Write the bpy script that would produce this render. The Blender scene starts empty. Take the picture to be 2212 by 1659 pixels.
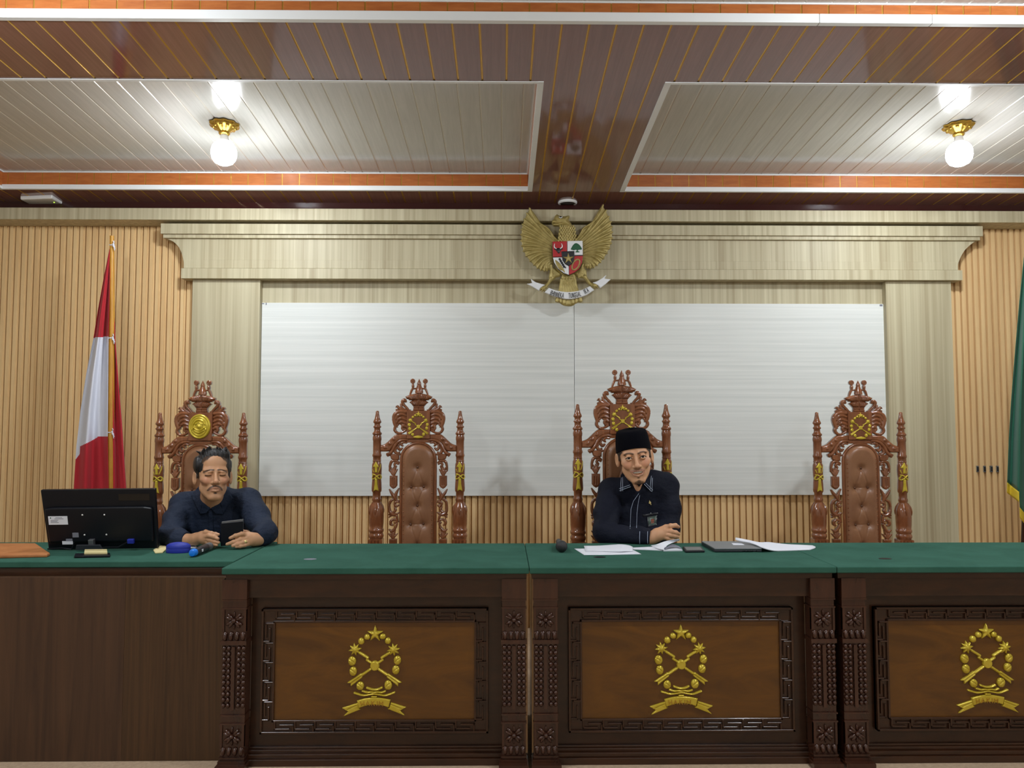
import bpy, bmesh, math, random
import numpy as np
from math import sin, cos, pi, sqrt, atan, atan2, radians
from mathutils import Vector, Matrix, Euler
random.seed(7)
C = bpy.context.scene.collection
scene = bpy.context.scene

# ------------------------------------------------------------------ camera
F, CX, CY, HC = 1662.0, 1106.0, 829.5, 1.262
TH, YAW = atan((922 - CY) / F), atan(21 / F)
fw = Vector((sin(YAW) * cos(TH), cos(YAW) * cos(TH), sin(TH)))
rt = Vector((cos(YAW), -sin(YAW), 0.0))
up = rt.cross(fw)
EYE = Vector((0, 0, HC))
def ray(px, py): return fw + rt * ((px - CX) / F) + up * ((CY - py) / F)
def P(px, py, Y):
    d = ray(px, py); return EYE + d * (Y / d.y)
def Pz(px, py, z):
    d = ray(px, py); return EYE + d * ((z - HC) / d.z)
def PX(px, Y, py=922): return P(px, py, Y).x
def PZ(py, Y, px=1106): return P(px, py, Y).z
cam = bpy.data.cameras.new('camera'); camo = bpy.data.objects.new('camera', cam); C.objects.link(camo)
cam.sensor_width = 36.0; cam.lens = 36.0 * F / 2212.0; cam.clip_start = 0.05
camo.location = EYE; camo.rotation_euler = (pi / 2 + TH, 0, -YAW)
scene.camera = camo
scene.view_settings.view_transform = 'Standard'; scene.view_settings.look = 'None'
scene.view_settings.gamma = 1.0; scene.view_settings.use_curve_mapping = False
scene.view_settings.exposure = 0.0

# ------------------------------------------------------------------ materials
def lin(r, g, b):
    f = lambda c: (c / 255 / 12.92) if c / 255 <= .04045 else ((c / 255 + .055) / 1.055) ** 2.4
    return (f(r), f(g), f(b), 1.0)
MATS = {}
def mat(name, col, rough=.5, metal=0.0, coat=0.0, spec=.5, emit=None, es=0.0, sheen=0.0, trans=0.0, noise=None, bump=None, sss=0.0, ior=1.5):
    m = bpy.data.materials.new(name); m.use_nodes = True
    n, l = m.node_tree.nodes, m.node_tree.links
    b = n['Principled BSDF']
    b.inputs['Base Color'].default_value = col
    b.inputs['Roughness'].default_value = rough; b.inputs['Metallic'].default_value = metal
    b.inputs['Coat Weight'].default_value = coat; b.inputs['Coat Roughness'].default_value = .12
    b.inputs['Specular IOR Level'].default_value = spec; b.inputs['IOR'].default_value = ior
    b.inputs['Sheen Weight'].default_value = sheen
    b.inputs['Transmission Weight'].default_value = trans
    b.inputs['Subsurface Weight'].default_value = sss
    b.inputs['Subsurface Radius'].default_value = (.012, .005, .003)
    if emit: b.inputs['Emission Color'].default_value = emit; b.inputs['Emission Strength'].default_value = es
    tc = n.new('ShaderNodeTexCoord')
    if noise:   # (scale xyz, colour2, lo, hi[, detail])
        mp = n.new('ShaderNodeMapping'); mp.inputs['Scale'].default_value = noise[0]
        l.new(tc.outputs['Object'], mp.inputs['Vector'])
        t = n.new('ShaderNodeTexNoise'); t.inputs['Scale'].default_value = 1.0
        t.inputs['Detail'].default_value = noise[4] if len(noise) > 4 else 6.0
        t.inputs['Roughness'].default_value = .65; t.inputs['Distortion'].default_value = noise[5] if len(noise) > 5 else .4
        l.new(mp.outputs['Vector'], t.inputs['Vector'])
        r = n.new('ShaderNodeValToRGB'); e = r.color_ramp.elements
        e[0].position = noise[2]; e[0].color = col; e[1].position = noise[3]; e[1].color = noise[1]
        l.new(t.outputs['Fac'], r.inputs['Fac']); l.new(r.outputs['Color'], b.inputs['Base Color'])
    if bump:    # (scale xyz, strength, distance)
        mp = n.new('ShaderNodeMapping'); mp.inputs['Scale'].default_value = bump[0]
        l.new(tc.outputs['Object'], mp.inputs['Vector'])
        t = n.new('ShaderNodeTexNoise'); t.inputs['Scale'].default_value = 1.0; t.inputs['Detail'].default_value = 4.0
        l.new(mp.outputs['Vector'], t.inputs['Vector'])
        bp = n.new('ShaderNodeBump'); bp.inputs['Strength'].default_value = bump[1]; bp.inputs['Distance'].default_value = bump[2]
        l.new(t.outputs['Fac'], bp.inputs['Height']); l.new(bp.outputs['Normal'], b.inputs['Normal'])
    MATS[name] = m
    return m
M_slat = mat('slat_wood', lin(218, 180, 128), .5, spec=.3, noise=((20, 20, .8), lin(234, 202, 150), .3, .7, 4.0))
M_panel = mat('light_panel', lin(166, 154, 124), .45, spec=.25, noise=((34, 34, .35), lin(198, 190, 160), .32, .68, 3.0, .1))
M_board = mat('pale_board', lin(208, 212, 208), .40, spec=.3, noise=((.5, 1, 46), lin(230, 232, 228), .3, .7, 4.0, .1))
M_brown = mat('brown_plank', lin(116, 79, 69), .09, noise=((70, 1.5, 40), lin(131, 91, 80), .3, .7), spec=.8)
M_gold_line = mat('gilt_groove', lin(205, 160, 72), .25, .6)
M_white_plank = mat('white_plank', lin(176, 174, 168), .14, noise=((60, 2, 40), lin(190, 188, 182), .3, .7))
M_white_groove = mat('silver_groove', lin(205, 200, 190), .25, .3)
M_orange = mat('orange_plank', lin(158, 86, 38), .3, noise=((10, 10, 60), lin(184, 110, 56), .3, .7))
M_trim = mat('white_trim', lin(226, 228, 228), .35)
M_maroon = mat('dark_maroon', lin(52, 22, 20), .15)
M_carpet = mat('beige_carpet', lin(172, 148, 122), .9, noise=((60, 60, 60), lin(196, 170, 142), .3, .7), bump=((400, 400, 400), .4, .003))
M_plaster = mat('cream_plaster', lin(214, 206, 190), .8)
M_desk = mat('dark_teak', lin(42, 22, 11), .3, coat=.25, noise=((6, 20, 20), lin(66, 36, 17), .3, .75, 6.0, .8))
M_desk_v = mat('dark_teak_post', lin(50, 26, 17), .26, coat=.35, noise=((26, 26, 5), lin(72, 39, 24), .3, .75, 6.0, .6))
M_deskpanel = mat('honey_teak', lin(78, 46, 6), .32, coat=.2, noise=((2.2, 9, 9), lin(112, 70, 12), .3, .72, 5.0, 1.2))
M_lam = mat('walnut_laminate', lin(57, 37, 25), .42, noise=((26, 26, 1.1), lin(82, 56, 37), .32, .7, 6.0, 1.0))
M_green = mat('green_baize', lin(46, 84, 71), .95, spec=.1, noise=((5, 5, 5), lin(58, 99, 85), .3, .7), bump=((300, 300, 300), .25, .002))
M_chair = mat('carved_mahogany', lin(108, 62, 36), .2, coat=.5, noise=((30, 30, 8), lin(150, 92, 58), .3, .75, 6.0, .5))
M_leather = mat('brown_leather', lin(126, 84, 58), .36, noise=((7, 7, 5), lin(150, 106, 74), .3, .7), bump=((220, 220, 220), .12, .001))
M_button = mat('leather_button', lin(100, 64, 44), .3)
M_gold = mat('gold_paint', lin(196, 172, 48), .3, .35, noise=((40, 40, 40), lin(214, 192, 72), .3, .7))
M_brass = mat('old_brass', lin(196, 160, 70), .25, .85)
M_bronze = mat('aged_gilt', lin(146, 130, 72), .42, .3, noise=((30, 30, 30), lin(182, 164, 102), .3, .7))
M_red = mat('red_enamel', lin(176, 30, 34), .4)
M_whitep = mat('white_enamel', lin(228, 230, 232), .45)
M_black = mat('black_enamel', lin(16, 18, 24), .4)
M_leaf = mat('green_enamel', lin(20, 84, 52), .5)
M_shirt1 = mat('navy_cotton', lin(20, 29, 47), .8, spec=.3, noise=((9, 9, 9), lin(27, 38, 58), .3, .7), bump=((16, 16, 22), .5, .03))
M_shirt2 = mat('black_navy_cotton', lin(8, 12, 27), .8, spec=.25, noise=((9, 9, 9), lin(12, 17, 34), .3, .7), bump=((14, 14, 20), .4, .03))
M_hair = mat('black_hair', lin(24, 23, 25), .45, noise=((160, 160, 30), lin(48, 46, 48), .4, .75), bump=((260, 260, 40), .6, .004))
M_velvet = mat('black_velvet', lin(6, 6, 13), .95, spec=.1)
M_trouser = mat('dark_trouser', lin(26, 26, 30), .9)
M_eye = mat('eye_white', lin(188, 176, 166), .25)
M_iris = mat('dark_iris', lin(28, 18, 14), .12)
M_teeth = mat('tooth_enamel', lin(232, 226, 214), .25)
M_mouth = mat('mouth_inside', lin(60, 22, 22), .6)
M_plastic = mat('black_plastic', lin(11, 14, 22), .4, spec=.3)
M_plastic2 = mat('dark_grey_plastic', lin(44, 46, 52), .35)
M_screen = mat('dark_glass', lin(10, 10, 12), .06)
M_silver = mat('grey_aluminium', lin(128, 130, 134), .35, .7)
M_paper = mat('white_paper', lin(222, 224, 232), .8)
M_print = mat('grey_ink', lin(120, 122, 134), .8)
M_cream = mat('cream_card', lin(222, 206, 150), .6)
M_blue = mat('blue_fabric', lin(24, 42, 150), .55)
M_bluecap = mat('blue_plastic', lin(20, 120, 226), .3)
M_tan = mat('tan_leather', lin(158, 94, 50), .5, noise=((14, 14, 14), lin(188, 124, 74), .3, .7))
M_flagred = mat('red_cloth', lin(178, 28, 40), .8, sheen=.1)
M_flagwhite = mat('white_cloth', lin(214, 216, 226), .8)
M_flaggreen = mat('green_cloth', lin(10, 88, 64), .6, sheen=.2)
M_fringe = mat('yellow_fringe', lin(226, 196, 48), .6, bump=((900, 900, 20), .8, .004))
M_pole = mat('yellow_pole', lin(196, 142, 46), .45, noise=((30, 30, 6), lin(172, 118, 34), .4, .7))
M_ring = mat('gold_ring', lin(236, 214, 150), .2, .6)
M_led = mat('green_led', lin(200, 230, 90), .3, emit=lin(190, 255, 80), es=1.5)
M_bulb = mat('lit_bulb', lin(255, 255, 255), .3, emit=(.94, 1.0, 1.06, 1), es=330.0)
M_bulb_top = mat('lit_bulb_shoulder', lin(255, 255, 255), .3, emit=(.94, 1.0, 1.06, 1), es=11.0)
M_white_pl = mat('white_plastic', lin(226, 226, 224), .35)
M_speaker = mat('grey_mesh', lin(96, 98, 100), .6)
M_raw = mat('raw_wood_edge', lin(168, 132, 92), .7)
M_skin = None

# ------------------------------------------------------------------ objects
def obj(name, data, mats=(), parent=None, loc=None, rot=None, smooth=False):
    o = bpy.data.objects.new(name, data); C.objects.link(o)
    if data is not None and mats:
        for m in (mats if isinstance(mats, (list, tuple)) else [mats]): data.materials.append(m)
    if data is not None and smooth:
        data.polygons.foreach_set('use_smooth', [True] * len(data.polygons))
        if smooth != 'all': data.set_sharp_from_angle(angle=radians(smooth if smooth is not True else 40))
    if loc is not None: o.location = loc
    if rot is not None: o.rotation_euler = rot
    if parent is not None: o.parent = parent
    return o
def tag(o, label=None, cat=None, group=None, kind=None):
    if label: o['label'] = label
    if cat: o['category'] = cat
    if group: o['group'] = group
    if kind: o['kind'] = kind
    return o
def thing(name, label, cat, loc=(0, 0, 0), rot=None, group=None):
    return tag(obj(name, None, loc=loc, rot=rot), label, cat, group)
def tree_copy(o, parent=None):
    c = o.copy(); C.objects.link(c); c.parent = parent
    for ch in list(o.children): tree_copy(ch, c)
    return c

class MB:
    def __init__(s): s.v = []; s.f = []; s.m = []
    def add(s, vs, fs, mi=0, M=None):
        b = len(s.v)
        for v in vs: s.v.append(tuple(M @ Vector(v)) if M else tuple(v))
        for f in fs: s.f.append(tuple(i + b for i in f)); s.m.append(mi)
        return s
    def box(s, x0, x1, y0, y1, z0, z1, mi=0, M=None, bev=0.0):
        if bev > 0:
            return s.prism([(x0 + bev, z0), (x1 - bev, z0), (x1, z0 + bev), (x1, z1 - bev), (x1 - bev, z1), (x0 + bev, z1), (x0, z1 - bev), (x0, z0 + bev)], y0, y1, mi, M)
        vs = [(x0, y0, z0), (x1, y0, z0), (x1, y1, z0), (x0, y1, z0), (x0, y0, z1), (x1, y0, z1), (x1, y1, z1), (x0, y1, z1)]
        return s.add(vs, [(0, 3, 2, 1), (4, 5, 6, 7), (0, 1, 5, 4), (1, 2, 6, 5), (2, 3, 7, 6), (3, 0, 4, 7)], mi, M)
    def prism(s, pts, y0, y1, mi=0, M=None):      # polygon in x,z (ccw seen from -y) extruded in y
        n = len(pts)
        vs = [(p[0], y0, p[1]) for p in pts] + [(p[0], y1, p[1]) for p in pts]
        fs = [tuple(range(n)), tuple(range(2 * n - 1, n - 1, -1))] + [(i, i + n, (i + 1) % n + n, (i + 1) % n) for i in range(n)]
        return s.add(vs, fs, mi, M)
    def slab(s, pts, z0, z1, mi=0, M=None):       # polygon in x,y (ccw from above) extruded in z
        n = len(pts)
        vs = [(p[0], p[1], z0) for p in pts] + [(p[0], p[1], z1) for p in pts]
        fs = [tuple(range(n - 1, -1, -1)), tuple(range(n, 2 * n))] + [(i, (i + 1) % n, (i + 1) % n + n, i + n) for i in range(n)]
        return s.add(vs, fs, mi, M)
    def lathe(s, prof, n=24, mi=0, M=None, squash=1.0):   # prof: (r, z)
        vs = []; fs = []
        for r, z in prof:
            for i in range(n): a = 2 * pi * i / n; vs.append((r * cos(a), r * squash * sin(a), z))
        for k in range(len(prof) - 1):
            for i in range(n):
                j = (i + 1) % n; fs.append((k * n + i, k * n + j, (k + 1) * n + j, (k + 1) * n + i))
        fs.append(tuple(range(n - 1, -1, -1))); L = (len(prof) - 1) * n; fs.append(tuple(range(L, L + n)))
        return s.add(vs, fs, mi, M)
    def tube(s, pts, r, n=8, mi=0, closed=False):
        pts = [Vector(p) for p in pts]; k = len(pts); vs = []; fs = []
        rr = r if isinstance(r, (list, tuple)) else [r] * k
        ref = Vector((0, 1, .13)).normalized()
        for i, p in enumerate(pts):
            t = (pts[(i + 1) % k] - pts[i - 1]) if (closed or 0 < i < k - 1) else (pts[1] - pts[0] if i == 0 else pts[-1] - pts[-2])
            t.normalize(); u = t.cross(ref)
            if u.length < 1e-4: u = t.cross(Vector((1, 0, 0)))
            u.normalize(); w = t.cross(u)
            for j in range(n): a = 2 * pi * j / n; vs.append(tuple(p + (u * cos(a) + w * sin(a)) * rr[i]))
        for i in range(k if closed else k - 1):
            for j in range(n): fs.append((i * n + j, i * n + (j + 1) % n, ((i + 1) % k) * n + (j + 1) % n, ((i + 1) % k) * n + j))
        if not closed: fs += [tuple(range(n - 1, -1, -1)), tuple(range((k - 1) * n, k * n))]
        return s.add(vs, fs, mi)
    def ball(s, c, r, n=12, mi=0):
        rx, ry, rz = r if isinstance(r, (list, tuple)) else (r, r, r)
        prof = [(max(sin(pi * i / n), 1e-3), -cos(pi * i / n)) for i in range(n + 1)]
        return s.lathe(prof, max(8, int(n * 1.5)), mi, Matrix.Translation(c) @ Matrix.Diagonal((rx, ry, rz, 1)))
    def grid(s, fn, nu, nv, mi=0):                # fn(u,v)->point
        vs = [tuple(fn(i / (nu - 1), j / (nv - 1))) for j in range(nv) for i in range(nu)]
        fs = [(j * nu + i, j * nu + i + 1, (j + 1) * nu + i + 1, (j + 1) * nu + i) for j in range(nv - 1) for i in range(nu - 1)]
        return s.add(vs, fs, mi)
    def mesh(s, name):
        me = bpy.data.meshes.new(name); me.from_pydata(s.v, [], s.f)
        if any(s.m): me.polygons.foreach_set('material_index', s.m)
        me.update(); return me
    def build(s, name, mats, parent=None, loc=None, rot=None, smooth=False, bevel=0, seg=2, solid=0):
        me = s.mesh(name)
        bm = bmesh.new(); bm.from_mesh(me); bmesh.ops.recalc_face_normals(bm, faces=bm.faces); bm.to_mesh(me); bm.free()
        o = obj(name, me, mats, parent, loc, rot, smooth)
        if solid:
            d = o.modifiers.new('solid', 'SOLIDIFY'); d.thickness = solid; d.offset = 0
        if bevel:
            b = o.modifiers.new('bevel', 'BEVEL'); b.width = bevel; b.segments = seg; b.limit_method = 'ANGLE'
        return o
def struct(o): o['kind'] = 'structure'; return o
def np_mesh(name, V, Fc):
    me = bpy.data.meshes.new(name)
    me.vertices.add(len(V)); me.vertices.foreach_set('co', np.asarray(V, np.float32).ravel())
    Fc = np.asarray(Fc, np.int32); nf, k = Fc.shape
    me.loops.add(nf * k); me.loops.foreach_set('vertex_index', Fc.ravel())
    me.polygons.add(nf); me.polygons.foreach_set('loop_start', np.arange(0, nf * k, k, dtype=np.int32))
    me.update(calc_edges=True); me.validate()
    return me
def catmull(pts, n=8, closed=False):
    pts = [np.array(p, float) for p in pts]; out = []
    k = len(pts)
    for i in range(k if closed else k - 1):
        p1, p2 = pts[i], pts[(i + 1) % k]
        p0 = pts[i - 1] if (closed or i > 0) else 2 * p1 - p2
        p3 = pts[(i + 2) % k] if (closed or i + 2 < k) else 2 * p2 - p1
        for j in range(n):
            t = j / n
            out.append(.5 * ((2 * p1) + (-p0 + p2) * t + (2 * p0 - 5 * p1 + 4 * p2 - p3) * t * t + (-p0 + 3 * p1 - 3 * p2 + p3) * t ** 3))
    if not closed: out.append(pts[-1])
    return [tuple(p) for p in out]

# carved relief: height field in x,z facing -y, its outline cut to the shape
def d_stroke(X, Z, pts):
    best = np.full(X.shape, -1e3); rad = np.zeros(X.shape)
    if len(pts) == 1: pts = [pts[0], pts[0]]
    for a, b in zip(pts[:-1], pts[1:]):
        dx, dz = b[0] - a[0], b[1] - a[1]; L = dx * dx + dz * dz + 1e-12
        t = np.clip(((X - a[0]) * dx + (Z - a[1]) * dz) / L, 0, 1)
        d = np.hypot(X - a[0] - t * dx, Z - a[1] - t * dz); r = a[2] + t * (b[2] - a[2])
        w = r - d; u = w > best
        best = np.where(u, w, best); rad = np.where(u, r, rad)
    return best, rad
def d_poly(X, Z, pts):
    d = np.full(X.shape, 1e9); ins = np.zeros(X.shape, bool); n = len(pts)
    for i in range(n):
        a, b = pts[i], pts[(i + 1) % n]; dx, dz = b[0] - a[0], b[1] - a[1]
        t = np.clip(((X - a[0]) * dx + (Z - a[1]) * dz) / (dx * dx + dz * dz + 1e-12), 0, 1)
        d = np.minimum(d, np.hypot(X - a[0] - t * dx, Z - a[1] - t * dz))
        c = ((a[1] > Z) != (b[1] > Z))
        xx = dx * (Z - a[1]) / (dz if abs(dz) > 1e-12 else 1e-12) + a[0]
        ins ^= c & (X < xx)
    return np.where(ins, d, -d)
def relief(name, prims, bnd, res, back=.008, floor=.0015, post=None):
    xs = np.arange(bnd[0], bnd[1] + res, res); zs = np.arange(bnd[2], bnd[3] + res, res)
    X, Z = np.meshgrid(xs, zs); phi = np.full(X.shape, -1e3); H = np.zeros(X.shape)
    for p in prims:
        k = p[0]
        if k == 's':                                  # stroke pts(x,z,r), height factor, base height
            w, r = d_stroke(X, Z, p[1]); h = p[3] + p[2] * np.sqrt(np.maximum(r * r - np.maximum(r - w, 0) ** 2, 0))
            H = np.where(w > 0, np.maximum(H, h), H); phi = np.maximum(phi, w)
        elif k == 'p':                                # polygon pts, height, bevel
            w = d_poly(X, Z, p[1]); t = np.clip(w / max(p[3], 1e-6), 0, 1)
            h = p[2] * np.sqrt(np.maximum(1 - (1 - t) ** 2, 0))
            H = np.where(w > 0, np.maximum(H, h), H); phi = np.maximum(phi, w)
        elif k == 'e':                                # ellipse c, rx, rz, height, base
            q = np.hypot((X - p[1][0]) / p[2], (Z - p[1][1]) / p[3]); w = (1 - q) * min(p[2], p[3])
            h = p[5] + p[4] * np.sqrt(np.maximum(1 - q * q, 0))
            H = np.where(w > 0, np.maximum(H, h), H); phi = np.maximum(phi, w)
        elif k == 'cut':
            w = d_poly(X, Z, p[1]) if p[2] == 'p' else d_stroke(X, Z, p[1])[0]
            phi = np.minimum(phi, -w)
        elif k == 'g':                                # carved groove, depth
            w, r = d_stroke(X, Z, p[1]); H = np.where(w > 0, H - p[2] * np.sqrt(np.clip(w / np.maximum(r, 1e-6), 0, 1)), H)
        elif k == 'a':                                # raised bead on top
            w, r = d_stroke(X, Z, p[1]); H = np.where(w > 0, H + p[2] * np.sqrt(np.clip(w / np.maximum(r, 1e-6), 0, 1)), H)
    if post: H = post(X, Z, H, phi)
    H = np.maximum(H, floor)
    keep = phi > -.55 * res
    quad = keep[:-1, :-1] & keep[1:, :-1] & keep[:-1, 1:] & keep[1:, 1:]
    idx = np.arange(X.size).reshape(X.shape)
    q = np.stack([idx[:-1, :-1], idx[:-1, 1:], idx[1:, 1:], idx[1:, :-1]], -1)[quad]
    gz, gx = np.gradient(phi, res); g2 = np.maximum(np.hypot(gx, gz), .3)
    cnt = np.zeros(X.size, int); np.add.at(cnt, q.ravel(), 1)
    edge = (cnt.reshape(X.shape) < 4) & (np.abs(phi) < 1.2 * res)
    sh = np.where(edge, np.clip(-phi / g2, -.9 * res, .9 * res), 0)
    VX, VZ = X + sh * gx / g2, Z + sh * gz / g2
    used = np.unique(q); mp = np.full(X.size, -1); mp[used] = np.arange(len(used)); q = mp[q]
    n = len(used)
    front = np.stack([VX.ravel()[used], -H.ravel()[used], VZ.ravel()[used]], 1)
    backv = front.copy(); backv[:, 1] = back
    e = np.concatenate([q[:, [0, 1]], q[:, [1, 2]], q[:, [2, 3]], q[:, [3, 0]]])
    key = e[:, 0].astype(np.int64) * n + e[:, 1]; rev = e[:, 1].astype(np.int64) * n + e[:, 0]
    be = e[~np.isin(key, rev)]
    side = np.stack([be[:, 1], be[:, 0], be[:, 0] + n, be[:, 1] + n], 1)
    return np_mesh(name, np.concatenate([front, backv]), np.concatenate([q, q[:, ::-1] + n, side]))
def mir(pts): return [(-p[0],) + tuple(p[1:]) for p in pts]
def spiral(cx, cz, r0, r1, a0, a1, w0, w1, n=18):
    out = []
    for i in range(n + 1):
        t = i / n; a = radians(a0 + (a1 - a0) * t); r = r0 + (r1 - r0) * t
        out.append((cx + r * cos(a), cz + r * sin(a), w0 + (w1 - w0) * t))
    return out
def glyphs(text, size, extrude=.001):
    """list of (verts, faces, width) for each letter, in x,z facing -y"""
    out = []
    for ch in text:
        if ch == ' ': out.append((None, None, size * .5)); continue
        cu = bpy.data.curves.new('t', 'FONT'); cu.body = ch; cu.size = size; cu.extrude = extrude
        to = bpy.data.objects.new('t', cu); C.objects.link(to)
        bpy.context.view_layer.update()
        me = to.evaluated_get(bpy.context.evaluated_depsgraph_get()).to_mesh()
        vs = [(v.co.x, -v.co.z, v.co.y) for v in me.vertices]; fs = [tuple(p.vertices) for p in me.polygons]
        w = max(v[0] for v in vs); to.to_mesh_clear()
        bpy.data.objects.remove(to); bpy.data.curves.remove(cu)
        out.append((vs, fs, w))
    return out

# smooth solids from distance functions
def smin(a, b, k):
    h = np.clip(.5 + .5 * (b - a) / k, 0, 1); return b + (a - b) * h - k * h * (1 - h)
def smax(a, b, k): return -smin(-a, -b, k)
def s_ell(X, Y, Z, c, r):
    x, y, z = (X - c[0]) / r[0], (Y - c[1]) / r[1], (Z - c[2]) / r[2]
    k0 = np.sqrt(x * x + y * y + z * z) + 1e-6
    k1 = np.sqrt((x / r[0]) ** 2 + (y / r[1]) ** 2 + (z / r[2]) ** 2) + 1e-6
    return k0 * (k0 - 1) / k1
def s_cone(X, Y, Z, a, b, r1, r2):
    d = [b[i] - a[i] for i in range(3)]; L = sum(q * q for q in d) + 1e-9
    t = np.clip(((X - a[0]) * d[0] + (Y - a[1]) * d[1] + (Z - a[2]) * d[2]) / L, 0, 1)
    return np.sqrt((X - a[0] - t * d[0]) ** 2 + (Y - a[1] - t * d[1]) ** 2 + (Z - a[2] - t * d[2]) ** 2) - (r1 + t * (r2 - r1))
def s_chain(X, Y, Z, pts, k=.004):
    d = None
    for a, b in zip(pts[:-1], pts[1:]):
        e = s_cone(X, Y, Z, a[:3], b[:3], a[3], b[3]); d = e if d is None else smin(d, e, k)
    return d
def snets(fn, lo, hi, res):
    ax = [np.arange(lo[i], hi[i] + res, res, dtype=np.float32) for i in range(3)]
    X, Y, Z = np.meshgrid(*ax, indexing='ij'); V = fn(X, Y, Z).astype(np.float32)
    for q in (V[0], V[-1], V[:, 0], V[:, -1], V[:, :, 0], V[:, :, -1]): np.copyto(q, np.maximum(q, res * .3))
    S = V < 0; nx, ny, nz = V.shape
    cnt = np.zeros((nx - 1, ny - 1, nz - 1), np.float32); pos = np.zeros((nx - 1, ny - 1, nz - 1, 3), np.float32)
    cs = [(i, j, k) for i in (0, 1) for j in (0, 1) for k in (0, 1)]
    sl = lambda A, c: A[c[0]:nx - 1 + c[0], c[1]:ny - 1 + c[1], c[2]:nz - 1 + c[2]]
    for c in cs:
        for axn in range(3):
            if c[axn]: continue
            d = list(c); d[axn] = 1
            a, b = sl(V, c), sl(V, d); m = sl(S, c) != sl(S, d)
            t = np.where(m, a / np.where(m, a - b, 1), 0)
            cnt += m
            for q in range(3): pos[..., q] += np.where(m, c[q] + (t if q == axn else 0), 0)
    act = cnt > 0; ids = np.full(act.shape, -1, np.int64); n = int(act.sum()); ids[act] = np.arange(n)
    I = np.argwhere(act); P_ = (I + pos[act] / cnt[act][:, None]) * res + np.array([a[0] for a in ax])
    Fs = []
    for axn in range(3):
        o1, o2 = [(1, 2), (2, 0), (0, 1)][axn]
        s0 = [slice(1, -1)] * 3; s0[axn] = slice(0, -1); s1 = list(s0); s1[axn] = slice(1, None)
        a, b = S[tuple(s0)], S[tuple(s1)]; ch = a != b
        E = np.argwhere(ch); fl = a[ch]
        E = E + np.array([0 if q == axn else 1 for q in range(3)])
        def cell(d1, d2):
            e = E.copy(); e[:, o1] += d1; e[:, o2] += d2; return ids[e[:, 0], e[:, 1], e[:, 2]]
        q = np.stack([cell(-1, -1), cell(0, -1), cell(0, 0), cell(-1, 0)], 1)
        q[~fl] = q[~fl][:, ::-1]; Fs.append(q)
    Fq = np.concatenate(Fs); Fq = Fq[(Fq >= 0).all(1)]
    return P_, Fq
# ------------------------------------------------------------------ room shell
YW = 4.90
XL, XR, YB = -4.1, 4.3, -4.2
MB().box(XL - .1, XR + .1, YB - .1, YW + .2, -.1, 0).build('floor', M_carpet)['kind'] = 'structure'
def slat_wall():
    p = 13.75 * YW / F; mb = MB(); prof = []
    x = PX(1240, YW) - p * 110
    while x < XR + .05:
        prof += [(x, .022), (x + .03 * p, 0), (x + .56 * p, 0), (x + .58 * p, .006), (x + .80 * p, .006), (x + .82 * p, .022)]
        x += p
    z0, z1 = 0.0, PZ(440, YW)
    vs = [(a, YW + d, z0) for a, d in prof] + [(a, YW + d, z1) for a, d in prof]; n = len(prof)
    mb.add(vs, [(i, i + 1, i + 1 + n, i + n) for i in range(n - 1)])
    mb.box(XL, XR, YW + .03, YW + .15, 0, z1 + .3)
    return struct(mb.build('wall_back', M_slat))
slat_wall()
struct(MB().box(XL - .1, XL, YB, YW + .1, 0, 3.1).build('wall_left', M_plaster))
struct(MB().box(XR, XR + .1, YB, YW + .1, 0, 3.1).build('wall_right', M_plaster))
struct(MB().box(XL - .1, XR + .1, YB - .1, YB, 0, 3.1).build('wall_front', M_plaster))

def boxpx(x0, x1, y0, y1, Y, Yb, ref=None):     # pixel rectangle on the plane Y -> box back to Yb
    return (PX(x0, Y, ref or y0), PX(x1, Y, ref or y0), Y, Yb, PZ(y1, Y), PZ(y0, Y))
def trim(i, b, m=M_panel, bev=.002):
    return struct(MB().box(*b).build('trim_%d' % i, m, bevel=bev))
b = boxpx(0, 2212, 452, 477, 4.74, 4.91); trim(1, (XL, XR) + b[2:])
b = boxpx(0, 2212, 430, 452, 4.80, 4.91); trim(2, (XL, XR) + b[2:], M_maroon)
trim(3, boxpx(347, 2123, 485, 507, 4.775, 4.91))
trim(4, boxpx(352, 2117, 508, 516, 4.79, 4.91))
def frieze():
    Lc = catmull([(358, 517), (374, 524), (386, 536), (393, 551), (397, 570), (397, 580)], 6)
    Rc = catmull([(2068, 580), (2069, 570), (2075, 553), (2084, 538), (2096, 526), (2108, 517)], 6)
    pts = [(PX(x, 4.81, y), PZ(y, 4.81)) for x, y in Lc + Rc]
    return struct(MB().prism(pts, 4.81, 4.91).build('trim_5', M_panel))
frieze()
trim(6, boxpx(391, 2079, 581, 603, 4.80, 4.91))
trim(7, boxpx(397, 2069, 563, 581, 4.808, 4.82))
def pilaster(i, x0, x1):
    b = boxpx(x0, x1, 603, 1100, 4.835, 4.91, 605)
    struct(MB().box(b[0], b[1], b[2], b[3], 0, b[5]).build('trim_%d' % i, M_panel, bevel=.002))
pilaster(8, 416, 562); pilaster(9, 1913, 2054)
b = boxpx(562, 1913, 600, 660, 4.885, 4.91); trim(10, b)
bl = boxpx(566, 1240, 655, 1071, 4.874, 4.898); br = boxpx(1240, 1911, 655, 1070, 4.874, 4.898)
g = .0012
t = thing('wall_board', 'large pale white panel on the back wall, the half left of its seam', 'panel', ((bl[0] + bl[1]) / 2, bl[2], bl[4]))
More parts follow.
